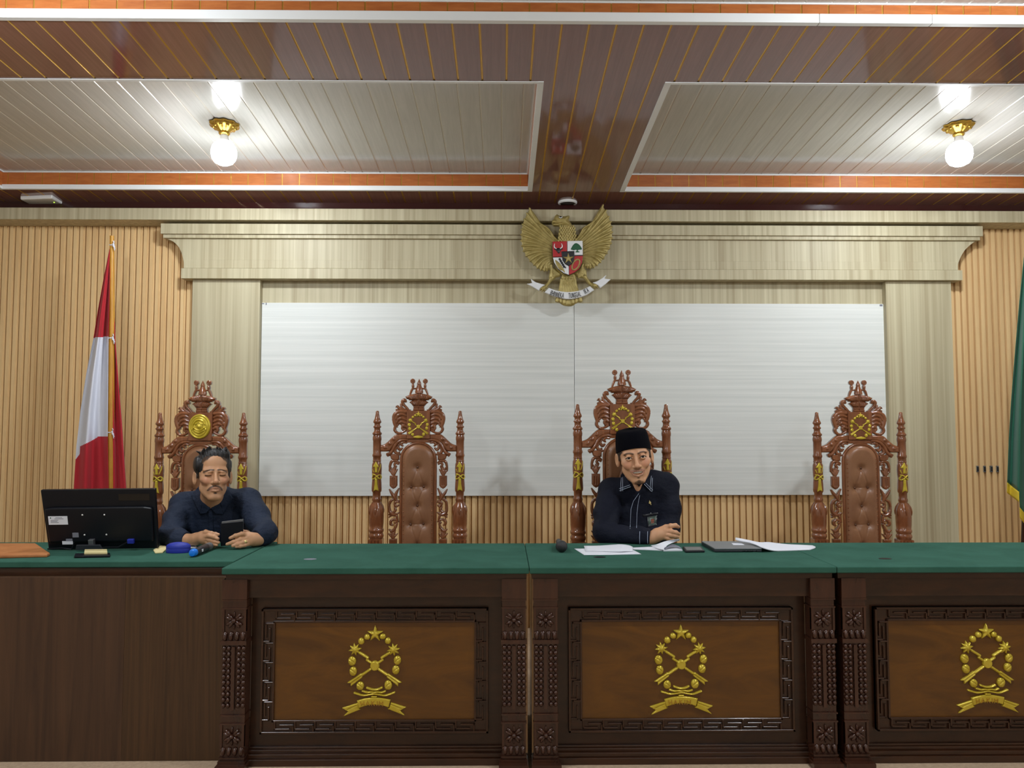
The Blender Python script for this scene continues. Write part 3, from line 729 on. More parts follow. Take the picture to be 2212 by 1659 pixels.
# ------------------------------------------------------------------ carved high-back chairs (traced units, 4.254 per photo pixel at 4.10 m)
KC = 4.10 / F / 4.254; ZC0 = PZ(800, 4.10)
cu_ = lambda u, v: (u * KC, ZC0 - v * KC)
def cs(pts): return [cu_(p[0], p[1]) + (p[2] * KC,) for p in pts]
def dd(pts): return [(a * .3846 - 230.8, b * .3846 + 42.5, r * .3846) for a, b, r in pts]
def dp(pts): return [cu_(a * .3846 - 230.8, b * .3846 + 42.5) for a, b in pts]
def sm(pts, n=5): return catmull(pts, n)
def both(fn):
    return fn(1) + fn(-1)
def mstroke(pts, s): return [(s * p[0],) + tuple(p[1:]) for p in pts]
def mpoly(pts, s):
    q = [(s * p[0], p[1]) for p in pts]; return q
def crest_mesh():
    def half(s):
        pr = []
        St = lambda pts, k=1.0, b=.006: pr.append(('s', mstroke(cs(sm(dd(pts))), s), k, b))
        Po = lambda pts, h, bev: pr.append(('p', mpoly(dp(pts), s), h, bev))
        # knob on a stem
        St([(750, 150, 58), (750, 152, 58)], .45, .002); pr.append(('g', mstroke(cs(dd(spiral(750, 150, 34, 8, 0, 540, 9, 6))), s), .003))
        St([(745, 205, 16), (745, 262, 32), (748, 320, 24), (778, 380, 26), (808, 465, 20)], .9, .002)
        St([(650, 325, 20), (745, 335, 18)], .8, .002)
        # fluted two-tier cup
        Po([(596, 432), (690, 448), (760, 462), (850, 486), (925, 522), (890, 580), (850, 588), (830, 612), (596, 612)], .022, .012)
        Po([(596, 604), (700, 606), (770, 622), (832, 656), (788, 690), (740, 745), (596, 748)], .019, .010)
        for a in (0, .2, .4, .6, .8): pr.append(('g', mstroke(cs(dd([(600 + 210 * a + 25, 450 + 40 * a, 8), (600 + 150 * a + 15, 602, 6)])), s), .005))
        for a in (.1, .35, .6, .85): pr.append(('g', mstroke(cs(dd([(600 + 200 * a, 622 + 30 * a * a, 7), (600 + 120 * a, 735, 5)])), s), .004))
        Po([(596, 744), (732, 744), (732, 768), (724, 790), (735, 800), (735, 862), (596, 862)], .016, .005)
        pr.append(('g', mstroke(cs(dd([(600, 796, 7), (735, 796, 7)])), s), .005))
        # upper leaf scroll
        St([(840, 848, 26), (895, 780, 28), (960, 715, 34), (985, 645, 42), (945, 605, 44), (915, 635, 30)], .8, .006)
        St([(900, 846, 20), (1000, 790, 30), (1030, 705, 22)], .8, .005)
        St([(950, 850, 22), (1060, 812, 34), (1105, 750, 26), (1140, 772, 14)], .8, .005)
        St([(1000, 850, 18), (1100, 830, 24), (1140, 835, 14)], .8, .004)
        St([(800, 838, 12), (830, 846, 16), (1000, 856, 16), (1140, 856, 12)], .9, .004)
        # C-scroll wings beside the plaque
        Po([(870, 852), (1130, 866), (1195, 945), (1205, 1100), (1170, 1215), (1080, 1170), (1010, 1210), (1000, 1270), (990, 1340), (870, 1350)], .006, .004)
        St([(890, 890, 34), (1040, 880, 38), (1150, 930, 44), (1190, 1020, 44), (1178, 1130, 42), (1155, 1225, 34), (1168, 1310, 34), (1105, 1385, 30), (1000, 1382, 26), (905, 1330, 26)], .75, .008)
        St([(890, 975, 26), (990, 940, 34), (1090, 965, 38), (1130, 1040, 30)], .75, .008)
        St([(890, 1070, 30), (1000, 1030, 36), (1080, 1060, 34), (1120, 1130, 28)], .75, .007)
        St([(890, 1160, 30), (1000, 1120, 36), (1070, 1150, 26)], .75, .007)
        St([(890, 1240, 34), (960, 1210, 36), (990, 1270, 30), (965, 1310, 26)], .75, .008)
        St([(1090, 1190, 22), (1120, 1225, 18), (1105, 1250, 12)], .8, .006)
        return pr
    return relief('crest', both(half), (-265 * KC, 265 * KC, ZC0 - 645 * KC, ZC0 - 60 * KC), .0017, back=.014)
def shoulder_mesh(s):
    pr = []
    St = lambda pts, k=1.0, b=.004: pr.append(('s', mstroke(cs(sm(pts)), s), k, b))
    top = sm([(100, 588), (180, 586), (215, 594), (262, 636), (300, 670), (350, 690)]); bot = sm([(350, 746), (282, 746), (262, 742), (240, 716), (205, 668), (160, 640), (100, 634)])
    pr.append(('p', mpoly([cu_(*p[:2]) for p in top + bot], s), .018, .008))
    for c in ((222, 632), (258, 672), (300, 708)):
        pr.append(('e', (s * c[0] * KC, ZC0 - c[1] * KC), 17 * KC, 17 * KC, .006, .018)); pr.append(('g', mstroke(cs(spiral(c[0], c[1], 12, 11.5, 0, 360, 3, 3)), s), .003))
    St([(100, 640, 10), (140, 640, 12), (178, 654, 13), (212, 690, 13), (238, 738, 14), (262, 764, 15), (284, 768, 10), (276, 784, 8)], .9, .012)
    St([(112, 664, 10), (138, 660, 12), (158, 676, 12), (146, 692, 9)], .9, .008)
    St([(176, 676, 8), (186, 704, 12), (170, 728, 13), (150, 716, 9)], .9, .007)
    St([(200, 704, 8), (214, 742, 13), (192, 762, 12), (176, 752, 8)], .9, .007)
    St([(168, 770, 10), (220, 778, 12), (262, 776, 10)], .9, .006)
    return relief('shoulder_rail', pr, (min(s * 90, s * 355) * KC, max(s * 90, s * 355) * KC, ZC0 - 800 * KC, ZC0 - 575 * KC), .0017, back=.014)
def fret_mesh(s):
    pr = []
    St = lambda pts, k=.9, b=.004: pr.append(('s', mstroke(cs(sm(pts)), s), k, b))
    Po = lambda pts, h, bev: pr.append(('p', mpoly([cu_(*p) for p in pts], s), h, bev))
    def unit(o):
        Po([(174, 770 + o), (262, 770 + o), (250, 812 + o), (220, 826 + o), (174, 822 + o)], .012, .006)
        St([(178, 846 + o, 8), (206, 828 + o, 12), (244, 836 + o, 13), (259, 876 + o, 11), (262, 920 + o, 8)])
        St([(184, 858 + o, 9), (206, 848 + o, 11), (218, 864 + o, 11), (205, 882 + o, 10)]); St([(205, 882 + o, 9), (214, 908 + o, 9)])
        for q in ((192, 908), (208, 884), (226, 886), (246, 892), (262, 916)): St([(226, 958 + o, 14), (q[0], q[1] + o, 5)])
        Po([(190, 964 + o), (262, 964 + o), (262, 1052 + o), (244, 1074 + o), (226, 1084 + o), (206, 1074 + o), (190, 1052 + o)], .013, .004)
        for dx in (-9, 9): pr.append(('g', mstroke(cs([(226 + dx, 985 + o, 4), (226 + dx, 1050 + o, 4)]), s), .004))
        pr.append(('g', mstroke(cs([(190, 976 + o, 3), (262, 976 + o, 3)]), s), .003))
        St([(178, 1082 + o, 6), (192, 1106 + o, 10), (206, 1140 + o, 14), (200, 1182 + o, 10)]); St([(262, 1090 + o, 6), (244, 1120 + o, 12), (222, 1150 + o, 14), (196, 1190 + o, 10), (178, 1192 + o, 7)])
        St([(226, 1180 + o, 10), (250, 1196 + o, 12), (262, 1236 + o, 10), (256, 1290 + o, 14), (228, 1316 + o, 16), (196, 1312 + o, 10), (176, 1300 + o, 6)])
        St([(178, 1206 + o, 8), (200, 1204 + o, 12), (214, 1222 + o, 11), (198, 1242 + o, 11), (180, 1234 + o, 8)])
        St([(216, 1246 + o, 7), (206, 1276 + o, 12), (222, 1296 + o, 12)]); St([(240, 1300 + o, 12), (264, 1318 + o, 7)]); St([(240, 1320 + o, 11), (262, 1340 + o, 6)])
        St([(196, 1330 + o, 12), (188, 1372 + o, 10), (206, 1392 + o, 9)]); St([(180, 1380 + o, 8), (216, 1362 + o, 10), (246, 1376 + o, 13), (248, 1402 + o, 12), (232, 1412 + o, 8)])
        St([(192, 1400 + o, 9), (206, 1436 + o, 11), (236, 1466 + o, 12), (262, 1452 + o, 6)])
        for q in ((188, 1490), (206, 1456), (228, 1450), (250, 1462), (266, 1490)): St([(226, 1526 + o, 14), (q[0], q[1] + o, 5)])
        Po([(190, 1534 + o), (262, 1534 + o), (262, 1622 + o), (244, 1640 + o), (226, 1652 + o), (206, 1640 + o), (190, 1622 + o)], .013, .004)
    unit(0)
    for o in (570, 1140):
        pass
    Po([(190, 1650), (262, 1650), (262, 1930), (190, 1930)], .010, .004)
    return relief('side_fretwork', pr, (min(s * 168, s * 272) * KC, max(s * 168, s * 272) * KC, ZC0 - 1935 * KC, ZC0 - 762 * KC), .0018, back=.012)
def arch(r, top, bot, n=20):
    cv = top + r
    return [(r, bot)] + [(r * cos(a), cv - r * sin(a)) for a in np.linspace(0, pi, n)] + [(-r, bot)]
M_stud = mat('copper_stud', lin(150, 92, 58), .3, .4)
BUT = [(-4, 886), (-62, 1066), (54, 1062), (-4, 1232), (-64, 1402), (52, 1396), (-4, 1582), (-62, 1760), (54, 1760)]
def cushion_mesh():
    def post(X, Z, H, phi):
        for u, v in BUT:
            d2 = ((X - u * KC) ** 2 + (Z - (ZC0 - v * KC)) ** 2); H = H - .012 * np.exp(-d2 / (30 * KC) ** 2) - .005 * np.exp(-d2 / (75 * KC) ** 2)
        for i, (u, v) in enumerate(BUT):
            for (u2, v2) in BUT[i + 1:]:
                if 90 < math.hypot(u - u2, v - v2) < 200:
                    w, r = d_stroke(X, Z, [cu_(u, v) + (10 * KC,), cu_(u2, v2) + (10 * KC,)]); H = H - .0025 * np.clip(w / (10 * KC), 0, 1)
        return H
    return relief('back_cushion', [('p', [cu_(*p) for p in arch(148, 675, 1925)], .034, .030)], (-152 * KC, 152 * KC, ZC0 - 1930 * KC, ZC0 - 670 * KC), .0028, back=.012, post=post)
def post_mesh():
    pf = [(8, 373), (15, 380), (16, 400), (24, 440), (27, 448), (37, 470), (37, 480), (27, 490), (26, 506), (36, 516), (36, 524), (28, 532), (28, 552), (33, 566), (43, 576), (43, 588), (35, 596), (38, 606), (41, 620), (40, 640), (37, 648),
          (37, 762), (42, 774), (42, 788), (37, 794), (37, 822), (40, 832), (36, 838), (44, 862), (46, 900), (44, 950), (40, 985), (44, 1030), (46, 1080), (44, 1104), (36, 1116), (36, 1160), (41, 1172), (41, 1186), (37, 1196), (40, 1212),
          (56, 1240), (66, 1280), (68, 1330), (66, 1400), (62, 1440), (66, 1446), (69, 1456), (66, 1470), (60, 1478), (60, 1484), (66, 1492), (69, 1506), (66, 1520), (60, 1528), (60, 1540)]
    mb = MB(); mb.lathe([(r * KC, ZC0 - v * KC) for r, v in pf[::-1]], 28)
    w = 62 * KC
    mb.box(-w, w, -w, w, 0, ZC0 - 1532 * KC, bev=.004)
    for i in range(4): mb.tube([(-w + (i + .5) * w / 2, -w, ZC0 - 1540 * KC), (-w + (i + .5) * w / 2, -w, ZC0 - 1900 * KC)], w * .2, 8)
    for a in range(6):                                    # long leaves at the foot of the spindle
        an = 2 * pi * a / 6 - pi / 2; pts = []
        for t in np.linspace(0, 1, 7):
            v = 1205 + 110 * t; r = np.interp(v, [q[1] for q in pf], [q[0] for q in pf]) * KC
            pts.append((r * cos(an), r * sin(an), ZC0 - v * KC))
        mb.tube(pts, [.003, .005, .0065, .007, .0065, .005, .002], 6)
    return mb.mesh('post')
def post_gilt_mesh():
    k = 4.1 / F / 5.354; T = lambda x, y: ((x - 180) * k, PZ(880 + y / 5.354, 4.10)); S = lambda pts: [T(x, y) + (r * k,) for x, y, r in pts]
    pr = [('p', [T(*q) for q in [(178, 622), (214, 690), (196, 692), (196, 752), (164, 752), (164, 692), (140, 688)]], .006, .004),
          ('p', [T(*q) for q in [(166, 815), (196, 815), (198, 880), (212, 965), (180, 950), (152, 968), (164, 880)]], .006, .004),
          ('s', S(sm([(140, 768, 6), (165, 775, 7), (190, 795, 7), (220, 822, 7), (234, 806, 6), (222, 776, 6), (195, 790, 7), (165, 815, 7), (140, 826, 6), (134, 806, 6), (148, 776, 6)])), 1, .003),
          ('s', S(sm([(206, 748, 4), (222, 700, 5), (228, 655, 3)])), 1, .001), ('s', S(sm([(152, 748, 4), (140, 715, 5)])), 1, .001)]
    me = relief('gilt_spear', pr, (-62 * k, 62 * k, T(0, 975)[1], T(0, 615)[1]), .0013, back=.002, floor=.001)
    n = len(me.vertices); co = np.zeros(n * 3); me.vertices.foreach_get('co', co); co = co.reshape(-1, 3); R = 45 * KC
    co[:, 1] -= np.sqrt(np.maximum(R * R - co[:, 0] ** 2, (R * .2) ** 2)) - .001
    me.vertices.foreach_set('co', co.ravel()); me.update(); return me
def medallion_mesh():
    k = 4.1 / F / 3.95; S = lambda pts: [(x * k, -y * k, r * k) for x, y, r in pts]
    pr = [('e', (0, 0), 92 * k, 104 * k, .006, .004)]
    for rx, ry, w in ((84, 96, 7), (64, 76, 4)):
        pr.append(('a', S([(rx * cos(a), ry * sin(a), w) for a in np.linspace(0, 2 * pi, 41)]), .004))
    for pts in ([(-48, -18, 6), (-30, -46, 8), (0, -56, 9), (30, -46, 8), (50, -18, 6)], [(-44, 10, 6), (-20, 26, 7), (0, 34, 7), (22, 26, 7), (46, 10, 6)], [(-40, 34, 5), (0, 52, 8), (40, 34, 5)],
                [(-40, 2, 7), (-52, 24, 7)], [(40, 2, 7), (54, 24, 7)], [(-26, -20, 9), (0, -34, 9), (26, -20, 9)]):
        pr.append(('a', S(sm(pts)), .006))
    pr.append(('a', S([(0, -2, 24), (1, -2, 24)]), .010))
    return relief('medallion', pr, (-96 * k, 96 * k, -108 * k, 108 * k), .0013, back=.002)
EM_CHAIR = emblem_parts(KC * .237, False, .0012, .55)
CH = dict(crest=crest_mesh(), shl=[shoulder_mesh(-1), shoulder_mesh(1)], fret=[fret_mesh(-1), fret_mesh(1)], cush=cushion_mesh(), post=post_mesh(), gilt=post_gilt_mesh())
for k_, m_ in (('crest', M_chair), ('cush', M_leather), ('post', M_chair), ('gilt', M_gold)): CH[k_].materials.append(m_)
for k_ in ('shl', 'fret'):
    for m_ in CH[k_]: m_.materials.append(M_chair)
def make_chair(loc, rz, sc, label, medal=False):
    t = thing('carved_chair', label, 'chair', loc, (0, 0, rz), 'carved high-back judges chairs')
    t.scale = (sc, sc, sc)
    part = lambda n, me, y=0.0, sm_='all', par=t, l=None: obj(n, me, parent=par, loc=l or (0, y, 0), smooth=sm_)
    cr = part('crest', CH['crest'], .0)
    mb = MB(); mb.lathe([((r * .3846) * KC, cu_(0, b * .3846 + 42.5)[1]) for r, b in [(98, 440), (96, 400), (86, 350), (72, 318), (54, 256), (44, 236), (52, 228), (50, 212), (34, 165), (16, 128), (3, 98)]], 18, squash=.8)
    mb.build('finial', M_chair, cr, loc=(.001, .0, 0), smooth=True)
    u = 106 * KC
    mb = MB(); z1, z0 = ZC0 - 372 * KC, ZC0 - 628 * KC
    mb.box(-u, u, -.022, .014, z0, z1)
    pq = mb.build('plaque', M_chair, t, bevel=.002)
    if medal:
        o = part('medallion', CH.setdefault('med', medallion_mesh()), par=pq, l=(-.002, -.022, ZC0 - 500 * KC))
        if not o.data.materials: o.data.materials.append(M_gold)
        o['label'] = 'round gold medallion'
    else:
        place_emblem(EM_CHAIR, pq, 'gold_emblem', (0, -.0225, ZC0 - 519 * KC))
    for m_ in CH['shl']: part('shoulder_rail', m_)
    for m_ in CH['fret']: part('side_fretwork', m_)
    MB().box(-108 * KC, 108 * KC, -.014, .012, ZC0 - 664 * KC, ZC0 - 628 * KC).build('top_rail', M_chair, t, bevel=.003)
    pts = [(a * KC, -.010, ZC0 - b * KC) for a, b in arch(155, 668, 1930, 24)]
    MB().tube(pts, 15 * KC, 10).build('back_frame', M_chair, t, smooth=True)
    cush = part('back_cushion', CH['cush'], -.002)
    for a, b in BUT[:7]:
        MB().ball((a * KC, -.018, ZC0 - b * KC), (.0062, .005, .0062), 8).build('button', M_button, cush, smooth=True)
    mb = MB(); st = arch(128, 704, 1920, 22); acc = 0
    dense = []
    for p, q in zip(st[:-1], st[1:]):
        n = max(1, int(math.hypot(q[0] - p[0], q[1] - p[1]) / 4))
        dense += [(p[0] + (q[0] - p[0]) * i / n, p[1] + (q[1] - p[1]) * i / n) for i in range(n)]
    last = (1e9, 0)
    for p in dense:
        if math.hypot(p[0] - last[0], p[1] - last[1]) > 37:
            mb.ball((p[0] * KC, -.025, ZC0 - p[1] * KC), (.0034, .004, .0034), 6); last = p
    tag(mb.build('stud_trim', M_stud, cush, smooth=True), kind='stuff')
    for s in (-1, 1):
        po = part('post', CH['post'], l=(s * 379 * KC, .0, 0), sm_=50)
        g = part('gilt_spear', CH['gilt'], par=po); g['label'] = 'gold painted spear and ribbon'
    MB().box(-.205, .205, -.47, .0, .40, .455).build('seat_frame', M_chair, t, bevel=.006)
    MB().box(-.195, .195, -.46, -.045, .455, .495).build('seat_cushion', M_leather, t, bevel=.018, seg=3)
    for s in (-1, 1):
        MB().lathe([(.026, 0), (.032, .02), (.020, .06), (.026, .16), (.034, .28), (.026, .36), (.034, .40)], 16, 0, Matrix.Translation((s * .18, -.43, 0))).build('front_leg', M_chair, t, smooth=True)
    return t
ZF = 0.0
def cx_at(px, Y): return PX(px, Y, 1000)
make_chair((cx_at(434, 4.06), 4.06, 0), 0, .992, 'carved wooden chair with round gold medallion, behind the man holding the tablet', True)
make_chair((cx_at(904, 4.10), 4.10, 0), 0, 1.0, 'empty carved wooden chair standing before the left half of the white panel')
make_chair((cx_at(1344, 3.90), 3.90, 0), 0, 1.022, 'tallest carved wooden chair, behind the smiling man in the black cap')
make_chair((cx_at(1857, 4.08), 4.08, 0), radians(-4), .995, 'empty carved wooden chair before the right light pilaster')
# ------------------------------------------------------------------ gilded eagle emblem (traced units, 6.38 per photo pixel)
YE = 4.715; KE = YE / F / 6.38
ex0, ez0 = PX(1080 + 925 / 6.38, YE, 520), PZ(420 + 900 / 6.38, YE)
te = lambda x, y: ((x - 925) * KE, (900 - y) * KE)
def eS(pts): return [te(x, y) + (r * KE,) for x, y, r in pts]
def eP(pts): return [te(*p) for p in pts]
eagle = thing('eagle_emblem', 'gilded eagle emblem with red and white shield high on the wall above the white panel', 'emblem', (ex0, YE, ez0))
def part(nm, prims, m, par=eagle, y=0.0, res=.0022, back=.004):
    xs, zs = [], []
    for p in prims:
        if p[0] in ('g', 'a', 'cut'): continue
        if p[0] == 'e': xs += [p[1][0] - p[2], p[1][0] + p[2]]; zs += [p[1][1] - p[3], p[1][1] + p[3]]; continue
        for q in p[1]:
            r = q[2] if len(q) > 2 else 0; xs += [q[0] - r, q[0] + r]; zs += [q[1] - r, q[1] + r]
    me = relief(nm, prims, (min(xs) - 2 * res, max(xs) + 2 * res, min(zs) - 2 * res, max(zs) + 2 * res), res, back=back)
    me.materials.append(m); return obj(nm, me, parent=par, loc=(0, y, 0), smooth='all')
def wing(root, midc, outer, top_edge, inner, n=17):
    rc, mc, oc = sm(root, 10), sm(midc, 10), sm(outer, 10)
    at = lambda c, t: np.array(c[min(int(t * (len(c) - 1) + .5), len(c) - 1)])
    pr = [('p', eP(sm(top_edge, 4) + sm(outer, 4) + inner), .005, .006)]
    for i in range(n):
        t = i / (n - 1); a, b, c = at(rc, t), at(mc, t), at(oc, t); c = b + (c - b) * 1.03
        pts = [(1 - s) ** 2 * a + 2 * s * (1 - s) * b + s * s * c for s in np.linspace(0, 1, 12)]
        rr = np.interp(np.linspace(0, 1, 12), [0, .3, .8, 1], [9, 17, 23, 11])
        pr.append(('s', eS([(p[0], p[1], r) for p, r in zip(pts, rr)]), .95, .004 + .0015 * (i % 2)))
    pr.append(('s', eS([(x, y, 13) for x, y in sm(top_edge, 4)]), .9, .010))
    return pr
part('wing', wing([(775, 640), (715, 700), (705, 790), (712, 870), (722, 950)], [(560, 470), (500, 540), (505, 660), (530, 770), (600, 880), (650, 960)],
     [(405, 185), (345, 300), (303, 420), (288, 540), (292, 660), (320, 780), (385, 890), (470, 980), (550, 1040), (620, 1058), (680, 1040)],
     [(800, 640), (740, 590), (695, 515), (640, 455), (570, 412), (505, 370), (455, 300), (405, 185)], [(725, 985), (735, 900), (760, 760)]), M_bronze, y=-.004)
part('wing', wing([(1065, 640), (1135, 700), (1150, 790), (1140, 870), (1130, 950)], [(1290, 430), (1350, 520), (1345, 650), (1310, 770), (1250, 870), (1200, 945)],
     [(1425, 135), (1490, 260), (1535, 380), (1550, 500), (1545, 620), (1510, 740), (1450, 850), (1380, 940), (1300, 1000), (1230, 1018), (1165, 1000)],
     [(1040, 640), (1100, 555), (1150, 465), (1230, 412), (1320, 345), (1385, 240), (1425, 135)], [(1120, 960), (1110, 880), (1080, 760)]), M_bronze, y=-.004)
fe = []
for r in range(13):
    for c in range(7):
        yy = 455 + r * 26; half = 95 + (yy - 455) * .14; xx = 925 - 10 + (c - 3) * half / 3.2 + (r % 2) * 16
        fe.append(('s', eS([(xx, yy - 12, 13), (xx, yy + 12, 7)]), .35, .030 + .0006 * (13 - r)))
bodyp = [('p', eP(sm([(838, 425), (815, 500), (800, 600), (790, 700), (740, 900), (800, 1080), (935, 1130), (1070, 1060), (1115, 900), (1060, 700), (1040, 590), (1020, 480), (985, 400), (945, 350)], 4)), .030, .035)] + [f for f in fe if True]
bodyp += [('p', eP(sm([(782, 264), (815, 282), (880, 292), (950, 280), (958, 312), (945, 345), (990, 420), (960, 450), (840, 440), (792, 432), (738, 430), (714, 400), (710, 370), (735, 335), (752, 290)], 4)), .036, .03),
          ('g', eS([(735, 410, 5), (790, 412, 6), (850, 400, 5)]), .006), ('g', eS(sm([(770, 300, 5), (830, 298, 6), (880, 305, 4)])), .004), ('e', te(735, 380), 24 * KE, 26 * KE, .012, .030)]
for s in range(6): bodyp.append(('s', eS([(840 - s * 4, 470 + s * 28, 8), (822 - s * 5, 482 + s * 28, 4)]), .8, .01))
body = part('body', bodyp, M_bronze, y=-.006)
o = part('eye', [('p', eP([(795, 318), (830, 330), (860, 312), (845, 338), (822, 342)]), .004, .003)], M_whitep, body, -.0405, .0012, .002)
part('pupil', [('e', te(828, 322), 13 * KE, 10 * KE, .004, .002)], M_black, body, -.0425, .001, .001)
tail = [('p', eP(sm([(850, 1095), (1030, 1095), (1058, 1230), (1088, 1340), (1138, 1462), (1115, 1500), (1060, 1500), (1005, 1542), (940, 1552), (870, 1540), (805, 1500), (752, 1480), (800, 1350), (825, 1230)], 3)), .012, .012)]
for i, x in enumerate((790, 838, 888, 940, 992, 1045, 1100)): tail.append(('s', eS([(900 + (x - 940) * .4, 1180, 14), (935 + (x - 940) * .75, 1340, 22), (x, 1520 - abs(x - 940) * .25, 20)]), .7, .010))
for r in range(3):
    for c in range(4): tail.append(('s', eS([(880 + c * 38 + (r % 2) * 14, 1150 + r * 40, 18), (882 + c * 38 + (r % 2) * 14, 1180 + r * 40, 8)]), .6, .014))
part('tail', tail, M_bronze)
for pg, sh, claws in (([(700, 985), (850, 1095), (820, 1140), (770, 1150), (725, 1195), (688, 1180), (665, 1150), (682, 1080)], [(700, 1170, 26), (670, 1220, 20), (635, 1268, 20), (600, 1290, 26)], [(545, 1330), (572, 1352), (605, 1345), (640, 1300)]),
                      ([(1140, 975), (1190, 1050), (1200, 1140), (1165, 1165), (1105, 1160), (1050, 1135), (1020, 1095)], [(1165, 1140, 26), (1205, 1195, 20), (1240, 1240, 20), (1285, 1262, 26)], [(1350, 1268), (1345, 1300), (1310, 1310), (1262, 1275)])):
    pr = [('p', eP(pg), .016, .014), ('s', eS(sm(sh)), .9, .012)]
    for c in claws: pr.append(('s', eS([(sh[3][0], sh[3][1], 16), ((sh[3][0] + c[0]) / 2, (sh[3][1] + c[1]) / 2 - 4, 15), (c[0], c[1], 6)]), .9, .022))
    for i in range(5): pr.append(('s', eS([(pg[0][0] + (pg[4][0] - pg[0][0]) * i / 5, pg[0][1] + (pg[4][1] - pg[0][1]) * i / 5, 18), (pg[4][0] * .5 + pg[5][0] * .5, pg[4][1] - 40 + 10 * i, 8)]), .5, .016))
    part('leg', pr, M_bronze, y=-.002)
SH = [(712, 666), (920, 660), (1132, 655), (1136, 860), (1124, 960), (1080, 1050), (1020, 1100), (940, 1136), (870, 1110), (790, 1050), (735, 960), (716, 870)]
shield = part('shield', [('p', eP(SH), .012, .004)], M_black, y=-.034, res=.0018)
q = lambda nm, prims, m, y=-.012, l=None: part(nm, prims, m, shield, y, .0014, .001)
q('quarter', [('p', eP([(714, 668), (914, 662), (914, 878), (719, 884)]), .003, .002)], M_red)
q('quarter', [('p', eP([(921, 660), (1130, 656), (1133, 854), (921, 860)]), .003, .002)], M_whitep)
q('quarter', [('p', eP([(720, 892), (934, 886), (938, 1132), (870, 1107), (790, 1047), (737, 960)]), .003, .002)], M_whitep)
q('quarter', [('p', eP([(942, 872), (1133, 866), (1122, 960), (1078, 1048), (1018, 1098), (943, 1132)]), .003, .002)], M_red)
q('heart_shield', [('p', eP([(835, 808), (1015, 800), (1017, 880), (1005, 945), (975, 985), (935, 1012), (888, 985), (850, 930)]), .006, .003)], M_black, -.0145)
q('star', [('p', [te(*p) for p in star((932, 908), 80, 30, 5, -92)], .007, .007)], M_bronze, -.0200)
q('bull_head', [('e', te(795, 785), 38 * KE, 26 * KE, .004, .001), ('e', te(798, 812), 18 * KE, 24 * KE, .004, .001), ('e', te(755, 775), 20 * KE, 8 * KE, .003, .001), ('e', te(838, 772), 20 * KE, 8 * KE, .003, .001)], M_black, -.0145)
q('bull_horn', [('s', eS(sm([(765, 768, 7), (742, 752, 7), (738, 725, 6), (744, 700, 3)])), .8, .002)], M_whitep, -.0145)
q('bull_horn', [('s', eS(sm([(822, 766, 7), (845, 748, 7), (848, 722, 6), (836, 696, 3)])), .8, .002)], M_whitep, -.0145)
q('banyan_tree', [('p', eP(sm([(965, 778), (985, 738), (1010, 705), (1040, 690), (1078, 708), (1108, 745), (1120, 776), (1090, 782), (1068, 786), (1066, 800), (1092, 816), (1028, 818), (1046, 800), (1042, 782), (1005, 790)], 3)), .004, .004)], M_leaf, -.0145)
q('rice_ear', [('s', eS(sm([(757, 935, 8), (790, 985, 26), (825, 1035, 28), (858, 1062, 14), (880, 1095, 5)])), .3, .001)], M_bronze, -.0145)
pr = [('s', eS([(812, 915, 7), (840, 970, 7), (895, 1035, 7)]), .5, .001)]
for i in range(5): pr.append(('s', eS([(812 + i * 15, 915 + i * 26, 16), (814 + i * 15, 917 + i * 26, 16)]), .3, .001))
q('cotton_sprig', pr, M_black, -.0145)
cx2, cy2 = 1035, 990
ring = [(cx2 + 52 * cos(a) * .62 + 78 * sin(a) * .55, cy2 + 52 * cos(a) * .55 - 78 * sin(a) * .85, 9) for a in np.linspace(0, 2 * pi, 25)]
q('chain', [('s', eS([p, p]), .6, .002) for p in [(x, y, 11) for x, y, r in ring[::1]]] + [('s', eS(ring), .4, .001)], M_bronze, -.0145)
rb = [('p', eP(sm([(665, 1305), (780, 1345), (940, 1362), (1100, 1340), (1235, 1280)], 6) + sm([(1292, 1335), (1150, 1420), (940, 1465), (760, 1430), (605, 1370)], 6)), .010, .004),
      ('p', eP([(415, 1180), (480, 1225), (545, 1245), (612, 1262), (545, 1310), (530, 1346), (440, 1292), (362, 1250), (432, 1238)]), .006, .004),
      ('p', eP([(1465, 1120), (1440, 1172), (1522, 1185), (1452, 1250), (1378, 1306), (1350, 1272), (1272, 1232), (1330, 1212), (1400, 1172)]), .006, .004)]
ribbon = part('ribbon', rb, M_whitep, y=-.024, res=.0018)
mb = MB()
basex, basey = [640, 700, 770, 870, 940, 1030, 1115, 1160, 1235, 1280], [1388, 1415, 1436, 1448, 1450, 1442, 1420, 1398, 1358, 1330]
for word, x0, x1 in (('BHINNEKA', 668, 868), ('TUNGGAL', 936, 1114), ('IKA', 1162, 1230)):
    gl = glyphs(word, 1.0, .001); ws = [g[2] + .10 for g in gl]; tot = sum(ws); x = x0
    for (vs, fs, w_), ws_ in zip(gl, ws):
        wd = (x1 - x0) * ws_ / tot; xm = x + wd / 2; yb = np.interp(xm, basex, basey); sl = (np.interp(xm + 20, basex, basey) - np.interp(xm - 20, basex, basey)) / 40
        sx = wd * .88 / w_ * KE; sz = 100 * KE
        M = Matrix.Translation((te(xm, 0)[0], -.0112, te(0, yb)[1])) @ Matrix.Rotation(atan(sl), 4, 'Y') @ Matrix.Translation((-wd * .42 * KE, 0, 0)) @ Matrix.Diagonal((sx, 1, sz, 1))
        mb.add(vs, fs, 0, M); x += wd
mb.build('motto_lettering', M_black, ribbon)
MB().box(-.05, .05, .003, .03, .10, .14).build('hanger', M_bronze, eagle)

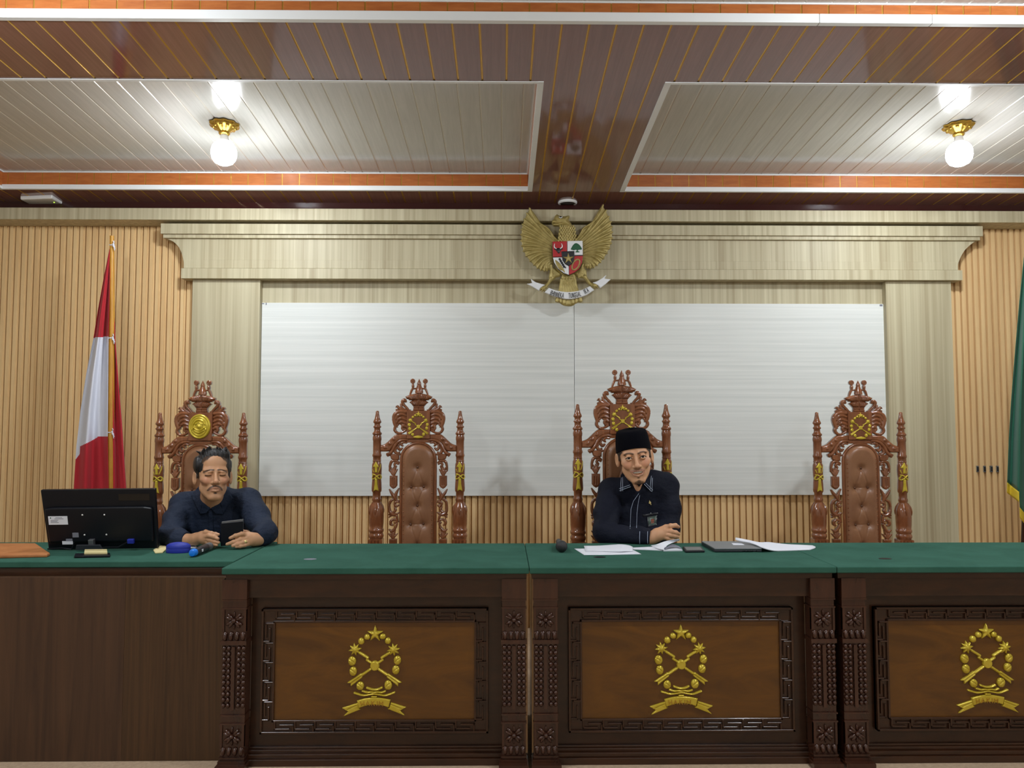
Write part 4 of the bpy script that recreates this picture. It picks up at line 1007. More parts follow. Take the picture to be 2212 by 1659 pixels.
# ------------------------------------------------------------------ flags
YFg = 4.52
fp = lambda a, b, dy=0.0: P(100 + a / 2.765, 480 + b / 2.765, YFg + dy)
ptop, pmid = fp(392, 82), fp(382, 1590)
dirv = (ptop - pmid) / (ptop.z - pmid.z); pbot = pmid + dirv * (.02 - pmid.z)
fo = Vector((pbot.x, pbot.y, 0))
t = thing('flag', 'red and white flag hanging on a yellow pole behind the computer monitor', 'flag', fo)
MB().tube([pbot - fo, pmid - fo, fp(392, 600) - fo, ptop - fo], [.021, .0205, .016, .0115], 14).build('pole', M_pole, t, smooth=True)
MB().lathe([(.14, 0), (.14, .02), (.10, .035), (.04, .06), (.028, .10), (.028, .16)], 28).build('stand_base', M_chair, t, smooth=True)
def edge(pts): return lambda b: float(np.interp(b, [p[1] for p in pts], [p[0] for p in pts]))
le = edge([(378, 160), (350, 300), (310, 520), (283, 690), (240, 900), (205, 1120), (180, 1335), (164, 1590), (150, 2000)])
re_ = edge([(384, 160), (378, 400), (370, 690), (366, 1280), (372, 1600), (372, 2000)])
def cloth(nm, L, R, b0, b1, mats, pick, nu, nv, amp, ph, dy):
    mb = MB(); pts = []
    for j in range(nv):
        b = b0 + (b1 - b0) * j / (nv - 1)
        for i in range(nu):
            u = i / (nu - 1); a = L(b) + (R(b) - L(b)) * u; g = min(1, (b - b0) / 500 + .05)
            d = dy + amp * g * sin(u * 9.0 + ph + b * .0012) + .5 * amp * g * sin(u * 17 + 1.3 * ph - b * .0009)
            pts.append(tuple(fp(a, b, d) - fo))
    fs, ms = [], []
    for j in range(nv - 1):
        for i in range(nu - 1):
            fs.append((j * nu + i, j * nu + i + 1, (j + 1) * nu + i + 1, (j + 1) * nu + i))
            ms.append(pick((i + .5) / (nu - 1), b0 + (b1 - b0) * (j + .5) / (nv - 1)))
    mb.v = pts; mb.f = fs; mb.m = ms
    return mb.build(nm, mats, t, smooth='all', solid=.002)
wl = edge([(0, 0), (1, 0)])
lowb = lambda u: 1418 - 260 * u if u < .12 else (1340 - 55 * (u - .12) / .55 if u < .67 else 1278)
cloth('cloth', le, re_, 160, 2000, [M_flagred, M_flagwhite], lambda u, b: 1 if 690 - 8 * u < b < lowb(u) else 0, 90, 420, .022, .4, -.008)['label'] = 'red cloth with white band'
re2 = edge([(400, 300), (405, 480), (412, 700), (430, 940), (452, 1200), (478, 1590), (500, 2000)])
le2 = edge([(384, 300), (390, 690), (388, 1280), (390, 2000)])
cloth('cloth', le2, re2, 300, 2000, [M_flagred], lambda u, b: 0, 16, 100, .016, 2.0, .012)
for b, a in ((135, 392), (690, 383), (1252, 380)):
    c = fp(a, b) - fo; mb = MB(); r = .0135 if b < 200 else .0195
    mb.tube([(c.x + r * cos(q_), c.y + r * sin(q_), c.z + .004 * sin(q_)) for q_ in np.linspace(0, 2 * pi, 15)[:-1]], .003, 6, closed=True)
    e = Vector((c.x + r, c.y - .012, c.z))
    mb.ball(e, .006, 8)
    mb.tube([e, e + Vector((.006, -.004, .012)), e + Vector((.002, -.004, .020))], .003, 6)
    mb.tube([e, e + Vector((.009, -.004, -.014)), e + Vector((.011, -.004, -.038))], [.003, .004, .002], 6)
    mb.tube([e, e + Vector((.003, -.006, -.012)), e + Vector((.016, -.004, -.028))], [.003, .003, .002], 6)
    mb.build('tie_string', M_flagwhite, t, smooth=True)
# green flag at the right edge
YG = 4.45
gp = lambda a, b, dy=0.0: P(2060 + a / 2.243, 460 + b / 2.243, YG + dy)
g0 = P(2218, 1175, YG); gtop = P(2240, 395, YG); dv = (gtop - g0) / (gtop.z - g0.z); gb = g0 + dv * (.02 - g0.z)
fo = Vector((gb.x, gb.y, 0))
t = thing('flag', 'green flag with yellow fringe, only its edge showing at the right of photo', 'flag', fo)
MB().tube([gb - fo, g0 - fo, gtop - fo], [.030, .030, .016], 16).build('pole', M_maroon, t, smooth=True)
MB().ball(gtop - fo + Vector((0, 0, .03)), (.022, .022, .035), 10).build('finial', M_gold, t, smooth=True)
MB().lathe([(.15, 0), (.15, .02), (.10, .04), (.045, .07), (.036, .16)], 28).build('stand_base', M_chair, t, smooth=True)
gl_ = edge([(405, 0), (378, 60), (341, 215), (320, 420), (300, 650), (280, 900), (268, 1100), (260, 1310), (258, 1420)])
gbot = lambda u: 1306 + 46 * (u / .26) if u < .26 else (1425 + 60 * (u - .26) / .2 if u < .46 else 1500 + 30 * sin(u * 9))
def gsurf(u, v, band=None):
    bb = gbot(u); b = -60 + (bb + 60) * v if band is None else bb + band * v
    L_ = gl_(min(max(b, 0), 1400)); R_ = 420 + max(b, 0) * .05; a = L_ + (R_ - L_) * u
    g = min(1, .1 + max(b, 0) / 700); d = -.05 + .035 * g * sin(u * 16 + .6) + .02 * g * sin(u * 7 + b * .001) - (.018 if u < .26 else 0) * g
    return gp(a, b, d) - fo
MB().grid(lambda u, v: gsurf(u, v), 60, 60).build('cloth', M_flaggreen, t, smooth='all', solid=.002)
mb = MB()
for u0, u1 in ((0, .255), (.265, .98)): mb.grid(lambda u, v: gsurf(u0 + (u1 - u0) * u, v, 50), 40, 6)
mb.build('fringe', M_fringe, t, smooth='all', solid=.003)

# ------------------------------------------------------------------ sockets on the right slats
o0 = P(2133, 1013, YW - .002)
t = thing('wall_outlet', 'row of four small cut-out sockets in the slats beside the green flag', 'outlet', o0)
for x in (2111, 2126, 2141, 2154):
    q_ = P(x, 1013, YW) - o0
    mb = MB(); mb.box(q_.x - .007, q_.x + .007, -.004, .006, -.020, .020, 0); mb.box(q_.x - .0045, q_.x + .0055, -.0048, .0, -.016, .014, 1)
    mb.build('socket', [M_silver, M_plastic], t)
# ------------------------------------------------------------------ things on the desks
def tp(px, py, h=0.0): return Pz(px, py, ZT + h)
def flat_box(name, label, cat, px, h0, h1, m, bev=.0015, group=None, part=None):
    """box standing on the table whose top outline is traced in photo pixels"""
    c = [tp(x, y, h1) for x, y in px]; o = sum(c, Vector()) / len(c)
    mb = MB(); mb.slab([(q.x - o.x, q.y - o.y) for q in c], h0, h1)
    if part:
        t = thing(name, label, cat, (o.x, o.y, ZT), None, group); mb.build(part, m, t, bevel=bev); return t, o
    ob = mb.build(name, m, bevel=bev, loc=(o.x, o.y, ZT)); tag(ob, label, cat, group); return ob, o
# monitor seen from behind
Ym = 3.335
BL, BR = P(105, 1186, Ym), P(341, 1186, Ym); TL, TR = P(88, 1058, Ym - .055), P(331, 1057, Ym - .055)
zb_ = ZT + .003
BL.z = BR.z = zb_
mo = (BL + BR) / 2; mo.z = ZT
ax = (BR - BL).normalized(); W_ = (BR - BL).length; uz = ((TL + TR) / 2 - (BL + BR) / 2); H_ = uz.length; uz.normalize(); ay = uz.cross(ax)
Mm = Matrix((( ax.x, ay.x, uz.x, mo.x), (ax.y, ay.y, uz.y, mo.y), (ax.z, ay.z, uz.z, zb_), (0, 0, 0, 1)))
t = thing('monitor', 'black computer monitor seen from behind, asset sticker on its back', 'monitor', (0, 0, 0))
t.matrix_world = Mm
HW = W_ / 2
mb = MB(); mb.prism([(-HW, 0), (HW, 0), (HW + .008, H_), (-HW - .008, H_)], .0, .018); mb.build('bezel', M_plastic, t, bevel=.003)
mb = MB(); mb.prism([(-HW + .012, .035), (HW - .012, .035), (HW - .006, H_ * .70), (HW - .04, H_ * .72), (-HW + .04, H_ * .72), (-HW + .006, H_ * .70)], -.014, .002); mb.build('rear_shell', M_plastic, t, bevel=.008, seg=3)
MB().box(-HW + .006, HW - .006, .0182, .0188, .012, H_ - .006).build('screen', M_screen, t)
def mpt(px, py): return ((px - (105 + 341) / 2 + (1186 - py) * .105) / (236 / W_ ), (1186 - py) / (129 / H_))
def mrect(nm, x0, y0, x1, y1, m, yf=-.0155, th=.0015, par=t):
    a, b = mpt(x0, y1), mpt(x1, y0); return MB().box(a[0], b[0], yf, yf + th, a[1], b[1]).build(nm, m, par)
a_ = mrect('name_plate', 255, 1067, 320, 1081, M_screen, -.0008)
st_ = mrect('asset_sticker', 110, 1111, 149, 1129, M_paper)
mb = MB()
for x0, y0, x1 in ((124, 1113.5, 138), (122, 1116, 141), (114, 1119, 130), (114, 1121.5, 128), (114, 1124, 131)):
    a, b = mpt(x0, y0 + .9), mpt(x1, y0); mb.box(a[0], b[0], -.0160, -.0150, a[1], b[1])
mb.build('print_line', M_print, st_)
a = mpt(113.5, 1114.5); MB().ball((a[0], -.0155, a[1]), (.0028, .0006, .0028), 8).build('seal_mark', M_leaf, st_)
mrect('small_sticker', 161, 1147, 173, 1157, M_print); mrect('small_sticker', 139, 1165, 161, 1172, M_paper); mrect('small_sticker', 147, 1160, 160, 1165, M_print)
for x, y in ((181, 1109), (228, 1109), (186, 1152), (233, 1152)):
    a = mpt(x, y); MB().ball((a[0], -.014, a[1]), (.0036, .003, .0036), 8).build('screw', M_white_pl, t)
a = mpt(203, 1163); MB().box(a[0] - .011, a[0] + .011, -.03, -.012, .004, .052).build('stand_neck', M_silver, t, bevel=.002)
b0_, b1_ = mpt(174, 1188), mpt(228, 1173)
mb = MB(); mb.prism([(b0_[0], .011), (b1_[0] + .006, .011), (b1_[0] - .004, .034), (b0_[0] + .006, .034)], -.040, -.032); mb.build('stand_foot', M_plastic2, t, bevel=.002)
a = mpt(287, 1166); MB().box(a[0] - .014, a[0] + .014, -.026, -.012, a[1] - .010, a[1] + .010).build('video_plug', M_blue, t, bevel=.003)
mb = MB(); mb.tube([(a[0] - .012, -.022, a[1] - .002), (a[0] - .05, -.03, a[1] - .022), (a[0] - .10, -.032, .020), (a[0] - .13, -.028, .016)], .003, 6)
mb.build('cable', M_plastic, t, smooth=True)
a = mpt(150, 1172); mb = MB(); mb.tube([(a[0] + .03, -.016, a[1] + .01), (a[0] + .02, -.024, a[1] - .018), (a[0] - .02, -.028, .017), (a[0] - .08, -.024, .013)], .003, 6); mb.build('cable', M_plastic, t, smooth=True)

flat_box('folder', 'tan leather folder lying at the left edge of photo', 'folder', [(-70, 1201), (102, 1197), (108, 1194), (77, 1173), (-70, 1173)], 0, .013, M_tan, .004)
ob, o = flat_box('phone', 'dark phone lying flat beneath the cream notepad', 'phone', [(160, 1201), (238, 1199.5), (238, 1194), (162, 1195)], 0, .009, M_plastic, .003)
ob, o = flat_box('notepad', 'small cream notepad on top of the dark phone', 'notepad', [(182, 1193), (232, 1192.5), (231, 1186), (183, 1186.5)], .0095, .018, M_cream, .001)
ob, o = flat_box('key_tag', 'cream rounded tag beside the blue case', 'tag', [(331, 1187), (335, 1193), (352, 1192), (362, 1183), (358, 1178), (346, 1178)], 0, .006, M_cream, .002)
MB().lathe([(.004, 0), (.004, .0008)], 10, 0, Matrix.Translation((-.008, -.006, .006))).build('eyelet', M_brass, ob)
# blue case
c = tp(380.5, 1195); R_ = .0505
t = thing('small_case', 'small rounded blue fabric case between the cream tag and the microphone', 'case', (c.x, c.y + .022, ZT))
mb = MB(); mb.lathe([(.9, 0), (.985, .012), (1, .05), (1, .46), (.985, .52), (.97, .53)], 32, 0, Matrix.Diagonal((R_, .030, .034, 1))); mb.build('case_base', M_blue, t, smooth=True)
mb = MB(); mb.lathe([(.97, .54), (1, .56), (1.0, .74), (.95, .92), (.75, 1.1), (.4, 1.22), (.02, 1.26)], 32, 0, Matrix.Diagonal((R_, .030, .034, 1))); mb.build('case_lid', M_blue, t, smooth=True)
flat_box('paper_slip', 'small white paper slip behind the blue case and microphone', 'paper', [(402, 1183.5), (425, 1183), (424, 1178.5), (403, 1179)], 0, .0015, M_paper, 0)
# wireless microphone with blue end
A, B = tp(415, 1204, 0) , tp(451, 1189, 0)
A.z = B.z = ZT
d = (B - A); ln = d.length; ang = atan2(d.y, d.x)
t = thing('microphone', 'handheld microphone with bright blue end cap lying on the table', 'microphone', (A.x, A.y, ZT + .0165), (0, 0, ang))
Mx = Matrix.Rotation(pi / 2, 4, 'Y')
MB().lathe([(.004, -.006), (.012, -.004), (.0155, .004), (.0155, .022)], 20, 0, Mx).build('end_cap', M_bluecap, t, smooth=True)
MB().lathe([(.0150, .022), (.0158, .06), (.0162, ln * .80), (.015, ln * .82)], 20, 0, Mx).build('handle', M_plastic2, t, smooth=True)
MB().lathe([(.0165, ln * .82), (.0165, ln * .90), (.015, ln * .92)], 20, 0, Mx).build('collar', M_silver, t, smooth=True)
MB().lathe([(.0150, ln * .92), (.0165, ln * .97), (.0160, ln * 1.06), (.010, ln * 1.12), (.002, ln * 1.13)], 20, 0, Mx).build('grille', M_speaker, t, smooth=True)
MB().box(ln * .34, ln * .42, -.0165, -.0145, -.004, .006).build('label_patch', M_paper, t)

# papers, book, phone, laptop on the second desk
def sheet(name, label, rows, m=M_paper, th=.0008, cat='paper', parent=None, o=None):
    """rows: list of rows of (px, py, height above table)"""
    nr = len(rows); nc = 18; grid = []
    for r in rows:
        cv = catmull(r, 8); k = len(cv); grid.append([cv[min(int(i / (nc - 1) * (k - 1) + .5), k - 1)] for i in range(nc)])
    cols = []
    for i in range(nc):
        cv = catmull([grid[j][i] for j in range(nr)], 6) if nr > 2 else [tuple(np.array(grid[0][i]) + (np.array(grid[1][i]) - np.array(grid[0][i])) * s) for s in np.linspace(0, 1, 8)]
        cols.append(cv)
    P3 = [[tp(p[0], p[1], max(p[2], .0006)) for p in cv] for cv in cols]
    o = o if o is not None else sum((q for c_ in P3 for q in c_), Vector()) / (len(P3) * len(P3[0])); o = Vector((o.x, o.y, ZT))
    mb = MB(); nv = len(P3[0])
    mb.v = [tuple(q - o) for c_ in P3 for q in c_]
    mb.f = [(i * nv + j, (i + 1) * nv + j, (i + 1) * nv + j + 1, i * nv + j + 1) for i in range(nc - 1) for j in range(nv - 1)]; mb.m = [0] * len(mb.f)
    ob = mb.build(name, m, parent, loc=None if parent else o, smooth='all', solid=th)
    if not parent: tag(ob, label, cat)
    return ob
sp = lambda a, b, h: (1180 + a / 3.687, 1120 + b / 3.687, h)
sheet('paper_sheet', 'flat white paper sheet lowest of the papers beside the microphone head', [[sp(222, 240, .001), sp(440, 238, .001), sp(665, 236, .001)], [sp(302, 291, .001), sp(520, 289, .001), sp(757, 284, .001)]], cat='paper')
sheet('paper_sheet', 'curled white paper lying on the flat sheet, edge rolled over', [[sp(300, 218, .004), sp(420, 216, .004), sp(540, 208, .008), sp(600, 206, .016), sp(660, 214, .012), sp(690, 228, .006)],
       [sp(312, 258, .003), sp(430, 245, .005), sp(530, 232, .010), sp(600, 236, .012), sp(650, 244, .008), sp(690, 252, .004)],
       [sp(318, 260, .002), sp(450, 262, .003), sp(560, 264, .004), sp(610, 263, .005), sp(650, 262, .004), sp(690, 262, .003)]])
bo = tp(1436, 1186)
t = thing('open_book', 'open book with one page lifted, in front of the man in the cap', 'book', (bo.x, bo.y, ZT))
c4 = [tp(*sp(a, b, 0)[:2], .006) for a, b in ((935, 250), (1085, 248), (1045, 222), (900, 222))]
MB().slab([(q.x - bo.x, q.y - bo.y) for q in c4], 0, .006).build('page_block', M_paper, t)
c4 = [tp(*sp(a, b, 0)[:2], .003) for a, b in ((690, 243), (935, 252), (900, 222), (680, 232))]
MB().slab([(q.x - bo.x, q.y - bo.y) for q in c4], 0, .003).build('page_block', M_paper, t)
sheet('lifted_page', '', [[sp(830, 214, .008), sp(880, 205, .020), sp(960, 178, .034), sp(1062, 163, .044)], [sp(885, 240, .006), sp(930, 218, .016), sp(985, 190, .028), sp(1062, 170, .038)], [sp(933, 250, .006), sp(948, 226, .014), sp(990, 200, .024), sp(1060, 176, .034)]], parent=t, o=bo)
sheet('loose_page', '', [[sp(940, 240, .007), sp(975, 214, .016), sp(1010, 205, .018), sp(1060, 222, .012)], [sp(945, 250, .006), sp(985, 232, .012), sp(1030, 226, .012), sp(1085, 246, .006)]], parent=t, o=bo, m=M_print)
ob, o = flat_box('phone', 'black phone lying flat between the open book and the laptop', 'phone', [sp(1108, 258, 0)[:2], sp(1263, 256, 0)[:2], sp(1235, 222, 0)[:2], sp(1085, 222, 0)[:2]], 0, .008, M_plastic, .003)
c4 = [tp(*sp(a, b, 0)[:2], .0084) for a, b in ((1120, 253), (1245, 251), (1225, 227), (1100, 227))]
MB().slab([(q.x - o.x, q.y - o.y) for q in c4], .008, .0086).build('phone_screen', M_screen, ob)
lp = [sp(1340, 238, 0)[:2], sp(1717, 236, 0)[:2], sp(1600, 180, 0)[:2], sp(1235, 180, 0)[:2]]
c4 = [tp(x, y, .017) for x, y in lp]; o = sum(c4, Vector()) / 4
t = thing('laptop', 'closed grey laptop with papers resting on its right side', 'laptop', (o.x, o.y, ZT))
MB().slab([(q.x - o.x, q.y - o.y) for q in c4], .002, .0095).build('base', M_plastic2, t, bevel=.002)
MB().slab([(q.x - o.x, q.y - o.y) for q in c4], .0105, .017).build('lid', M_silver, t, bevel=.002)
e0, e1 = c4[0] - o, c4[1] - o
mb = MB()
for s in (.62, .70, .78, .88):
    q = e0 + (e1 - e0) * s; mb.box(q.x - .006 * (1 if s < .8 else .5), q.x + .006 * (1 if s < .8 else .5), q.y - .0015, q.y + .004, .004, .0075)
mb.build('port', M_screen, t)
c2 = [tp(*sp(a, b, 0)[:2], .0172) for a, b in ((1490, 211), (1580, 211), (1555, 196), (1475, 196))]
MB().slab([(q.x - o.x, q.y - o.y) for q in c2], .0165, .0174).build('sticker', M_paper, t)
sheet('paper_stack', 'white papers bent over the right side of the grey laptop', [[sp(1508, 154, .036), sp(1600, 172, .030), sp(1700, 192, .022), sp(1770, 190, .016), sp(1900, 206, .010), sp(2120, 217, .004)],
       [sp(1506, 164, .034), sp(1610, 186, .026), sp(1700, 214, .019), sp(1770, 222, .012), sp(1900, 230, .006), sp(2145, 232, .003)],
       [sp(1510, 170, .032), sp(1640, 200, .022), sp(1730, 236, .0185), sp(1815, 257, .004), sp(1930, 256, .002), sp(2100, 250, .002)]], th=.004)
# black microphone head pointing at the camera
c = tp(1214, 1195)
t = thing('microphone', 'black microphone pointing at the viewer, left of the papers', 'microphone', (c.x, c.y + .024, ZT + .0245))
M_mic = mat('black_wire_mesh', lin(26, 26, 28), .45, noise=((500, 500, 500), lin(70, 70, 72), .45, .7), bump=((600, 600, 600), .8, .002))
MB().ball((0, 0, 0), (.0235, .0235, .0245), 16).build('grille', M_mic, t, smooth=True)
Mx = Matrix.Rotation(-pi / 2, 4, 'X')
MB().lathe([(.0242, -.003), (.0250, 0), (.0242, .003)], 24, 0, Mx).build('grille_band', M_plastic2, t, smooth=True)
MB().lathe([(.020, .012), (.018, .03), (.016, .06), (.013, .16), (.012, .165)], 20, 0, Matrix.Translation((.0, 0, -.004)) @ Mx).build('handle', M_plastic, t, smooth=True)
# ------------------------------------------------------------------ people
from mathutils.bvhtree import BVHTree
M_skin = bpy.data.materials.new('skin'); M_skin.use_nodes = True
_n, _l = M_skin.node_tree.nodes, M_skin.node_tree.links; _b = _n['Principled BSDF']
_a = _n.new('ShaderNodeAttribute'); _a.attribute_name = 'tint'; _l.new(_a.outputs['Color'], _b.inputs['Base Color'])
_b.inputs['Roughness'].default_value = .48; _b.inputs['Specular IOR Level'].default_value = .42
_b.inputs['Subsurface Weight'].default_value = .12; _b.inputs['Subsurface Radius'].default_value = (.010, .004, .002)
_t = _n.new('ShaderNodeTexNoise'); _t.inputs['Scale'].default_value = 420; _bp = _n.new('ShaderNodeBump'); _bp.inputs['Strength'].default_value = .10; _bp.inputs['Distance'].default_value = .001
_l.new(_t.outputs['Fac'], _bp.inputs['Height']); _l.new(_bp.outputs['Normal'], _b.inputs['Normal'])

def p2(a, s): return (s * a[0],) + tuple(a[1:])
UPLID = {'open': [(.0175, -.0895, .0000, .0024), (.0245, -.0965, .0078, .0028), (.0345, -.0980, .0086, .0030), (.0440, -.0920, .0042, .0026), (.0482, -.0860, -.001, .002)]}
def head_fn(o):
    E = (.0315, -.0845, .002)
    def fn(X, Y, Z):
        J = o.get('jaw', 1.0)
        d = smin(s_ell(X, Y, Z, (0, .012, .040), (.0765, .096, .082)), s_ell(X, Y, Z, (0, -.022, -.032), (.062 * J, .068, .084)), .03)
        for s in (-1, 1):
            d = smin(d, s_cone(X, Y, Z, (s * .050 * J, -.004, -.058), (s * .018, -.070, -.104), .016, .013), .022)
            d = smin(d, s_ell(X, Y, Z, (s * .046 * (.5 + .5 * J), -.058, -.020), (.022, .022, .018)), .020)
        d = smin(d, s_ell(X, Y, Z, (0, -.077, -.103), (.019, .016, .015)), .018)
        d = smin(d, s_ell(X, Y, Z, (0, -.048, .062), (.050, .036, .036)), .022)
        for s in (-1, 1):
            d = smin(d, s_cone(X, Y, Z, (s * .012, -.088, .020), (s * .046, -.071, .022), .0085, .008), .012)
            d = smax(d, -s_ell(X, Y, Z, (s * .033, -.103, .001), (.020, .016, .0135)), .012)
        d = smin(d, s_ell(X, Y, Z, (0, -.076, -.068), (.031, .021, .024)), .016)
        # nose
        d = smin(d, s_cone(X, Y, Z, (0, -.087, .014), (0, -.111, -.034), .0062, .0090), .010)
        d = smin(d, s_ell(X, Y, Z, (0, -.110, -.037), (.0115, .0105, .0095)), .006)
        for s in (-1, 1):
            d = smin(d, s_ell(X, Y, Z, (s * .0135, -.0985, -.040), (.0085, .0105, .0075)), .006)
            d = smax(d, -s_ell(X, Y, Z, (s * .0068, -.107, -.0480), (.0038, .0055, .0042)), .003)
            if o.get('smile'):                       # nasolabial fold and raised cheek
                d = smin(d, s_ell(X, Y, Z, (s * .039, -.073, -.034), (.016, .012, .014)), .016)
                d = smax(d, -s_chain(X, Y, Z, [(s * .021, -.099, -.040, .0014), (s * .032, -.092, -.052, .0018), (s * .0375, -.086, -.062, .0012)]), .006)
            else:
                d = smin(d, s_ell(X, Y, Z, (s * .036, -.078, -.030), (.015, .012, .014)), .014)
                d = smax(d, -s_chain(X, Y, Z, [(s * .021, -.098, -.042, .0014), (s * .030, -.091, -.056, .0018), (s * .034, -.084, -.070, .0012)]), .006)
        # mouth
        if o.get('smile'):
            up_ = [(-.032, -.0815, -.0570, .0024), (-.018, -.0930, -.0600, .0030), (-.005, -.0975, -.0600, .0034), (.005, -.0975, -.0600, .0034), (.018, -.0930, -.0600, .0030), (.032, -.0815, -.0570, .0024)]
            lo_ = [(-.031, -.0815, -.0590, .0022), (-.017, -.0920, -.0760, .0036), (0, -.0960, -.0815, .0046), (.017, -.0920, -.0760, .0036), (.031, -.0815, -.0590, .0022)]
            d = smax(d, -np.minimum(s_ell(X, Y, Z, (0, -.094, -.0690), (.0245, .015, .0094)), s_ell(X, Y, Z, (0, -.090, -.0630), (.030, .014, .0036))), .003)
            d = smin(smin(d, s_chain(X, Y, Z, up_, .003), .004), s_chain(X, Y, Z, lo_, .003), .004)
            d = smax(d, -s_ell(X, Y, Z, (0, -.100, -.0685), (.0250, .017, .0068)), .002)
        else:
            up_ = [(-.0245, -.0850, -.0715, .0026), (-.012, -.0950, -.0655, .0038), (-.004, -.0985, -.0640, .0042), (.004, -.0985, -.0640, .0042), (.012, -.0950, -.0655, .0038), (.0245, -.0850, -.0715, .0026)]
            lo_ = [(-.0220, -.0850, -.0740, .0028), (-.010, -.0950, -.0755, .0045), (0, -.0970, -.0765, .0052), (.010, -.0950, -.0755, .0045), (.0220, -.0850, -.0740, .0028)]
            d = smin(smin(d, s_chain(X, Y, Z, up_, .003), .004), s_chain(X, Y, Z, lo_, .003), .004)
            d = smax(d, -s_chain(X, Y, Z, [(-.024, -.0875, -.0730, .0012), (0, -.1025, -.0702, .0014), (.024, -.0875, -.0730, .0012)]), .0025)
        o['up'], o['lo'] = up_, lo_
        # lids
        for s in (-1, 1):
            if o.get('closed'):
                d = smin(d, s_ell(X, Y, Z, (s * E[0], E[1], E[2] - .002), (.0150, .0125, .0105)), .004)
                d = smax(d, -s_chain(X, Y, Z, [(s * .019, -.0925, -.0045, .0009), (s * .031, -.0985, -.0066, .0011), (s * .044, -.0915, -.0050, .0009)]), .002)
                d = smin(d, s_chain(X, Y, Z, [(s * .012, -.0915, .0150, .004), (s * .030, -.0960, .0105, .0045), (s * .047, -.0860, .0090, .004)]), .006)
            else:
                bl = s_ell(X, Y, Z, (s * E[0], E[1], E[2]), (.0150, .0137, .0137))
                d = smin(d, smax(bl, E[2] + .0072 - Z, .001), .002); d = smin(d, smax(bl, Z - E[2] + .0058, .001), .002)
                d = smin(d, s_chain(X, Y, Z, [p2(q, s) for q in UPLID['open']], .002), .0035)
                d = smin(d, s_chain(X, Y, Z, [p2(q, s) for q in [(.0175, -.0890, -.0005, .002), (.0255, -.0940, -.0060, .0022), (.0350, -.0950, -.0072, .0023), (.0440, -.0900, -.0035, .002)]], .002), .0035)
        # ears
        for s in (-1, 1):
            c, r = .93, .36
            x2 = (X - s * .079); y2 = (Y - .010); z2 = (Z + .008)
            xr, yr = x2 * c + s * y2 * -r, s * x2 * r + y2 * c
            e = s_ell(xr, yr, z2, (0, 0, 0), (.0085, .019, .033))
            e = smax(e, -s_ell(xr, yr, z2, (s * .008, -.003, .003), (.0065, .0105, .021)), .004)
            d = smin(d, e, .006)
        if o.get('neck'): d = smin(d, s_cone(X, Y, Z, (0, .022, -.055), o['neck'], .050, .056), .022)
        return d
    return fn
def dist_line(V, pts):
    best = np.full(len(V), 9.0)
    for a, b in zip(pts[:-1], pts[1:]):
        a, b = np.array(a[:3]), np.array(b[:3]); u = b - a; t = np.clip(((V - a) @ u) / (u @ u), 0, 1); best = np.minimum(best, np.linalg.norm(V - a - t[:, None] * u, axis=1))
    return best
def sstep(e0, e1, x): t = np.clip((x - e0) / (e1 - e0), 0, 1); return t * t * (3 - 2 * t)
def tint_head(L, col, o):
    """colours of skin, brows, lips and stubble, plus painted nostril shade, by position on the head"""
    def mix(m, c):
        nonlocal col
        m = m[:, None]; col = col * (1 - m) + np.array(c[:3]) * m
    F_ = L[:, 1] < -.04
    XZ = L.copy(); XZ[:, 1] = 0
    fl = lambda pts: [(p[0], 0, p[1]) for p in pts]
    mix(.45 * (1 - sstep(.010, .024, np.hypot(np.abs(L[:, 0]) - .043, L[:, 2] + .030))) * F_, o['blush'])
    mix(.35 * (1 - sstep(.006, .016, np.linalg.norm(L - np.array([0, -.112, -.038]), axis=1))), o['blush'])
    lip = np.minimum(dist_line(L, o['up']), dist_line(L, o['lo']))
    mix(o.get('lk', .75) * (1 - sstep(.0036, .0062, lip)) * F_, o['lips'])
    for s in (-1, 1):
        br = [(s * q[0], q[1]) for q in o['brow']]
        mix(o.get('bk', .8) * (1 - sstep(.0022, .0060, dist_line(XZ, fl(br)))) * F_, o['hair'])
        lash = [(s * .0175, -.0018), (s * .0245, .0058), (s * .0345, .0064), (s * .0465, .0010)] if not o.get('closed') else [(s * .019, -.0050), (s * .031, -.0070), (s * .045, -.0052)]
        mix(.9 * (1 - sstep(.0009, .0026, dist_line(XZ, fl(lash)))) * (L[:, 1] < -.075), o['hair'])
        for st, w, k in o['beard']:
            mix(k * (1 - sstep(w * .55, w, dist_line(XZ, fl([(s * q[0], q[1]) for q in st])))) * F_ * (lip > .0035), o['hair'])
    # scalp and shaved sides under the hair
    mix(.9 * sstep(.0, .012, L[:, 2] - np.interp(L[:, 1], [-.1, -.075, -.045, -.02, .03, .1], [.066, .060, .030, -.015, -.03, -.06])) * (1 - sstep(.0745, .0775, np.abs(L[:, 0])) * (np.abs(L[:, 2] + .008) < .036)) * (L[:, 1] > -.078), o['hair'])
    mix(.8 * (1 - sstep(.002, .004, np.minimum(np.linalg.norm(L - np.array([.0068, -.1045, -.0470]), axis=1), np.linalg.norm(L - np.array([-.0068, -.1045, -.0470]), axis=1)))), (.03, .012, .01))  # shade inside the nostrils, painted into the skin colour
    return col
def join_remesh(parts, voxel):
    Vs, Fs, b = [], [], 0
    for V, Fc in parts: Vs.append(V); Fs.append(Fc + b); b += len(V)
    me = np_mesh('tmp', np.concatenate(Vs), np.concatenate(Fs)); o = bpy.data.objects.new('tmp', me); C.objects.link(o)
    m = o.modifiers.new('r', 'REMESH'); m.mode = 'VOXEL'; m.voxel_size = voxel
    dg = bpy.context.evaluated_depsgraph_get(); dg.update()
    out = bpy.data.meshes.new_from_object(o.evaluated_get(dg)); bpy.data.objects.remove(o); bpy.data.meshes.remove(me)
    return out
def vec(p): return tuple(p)
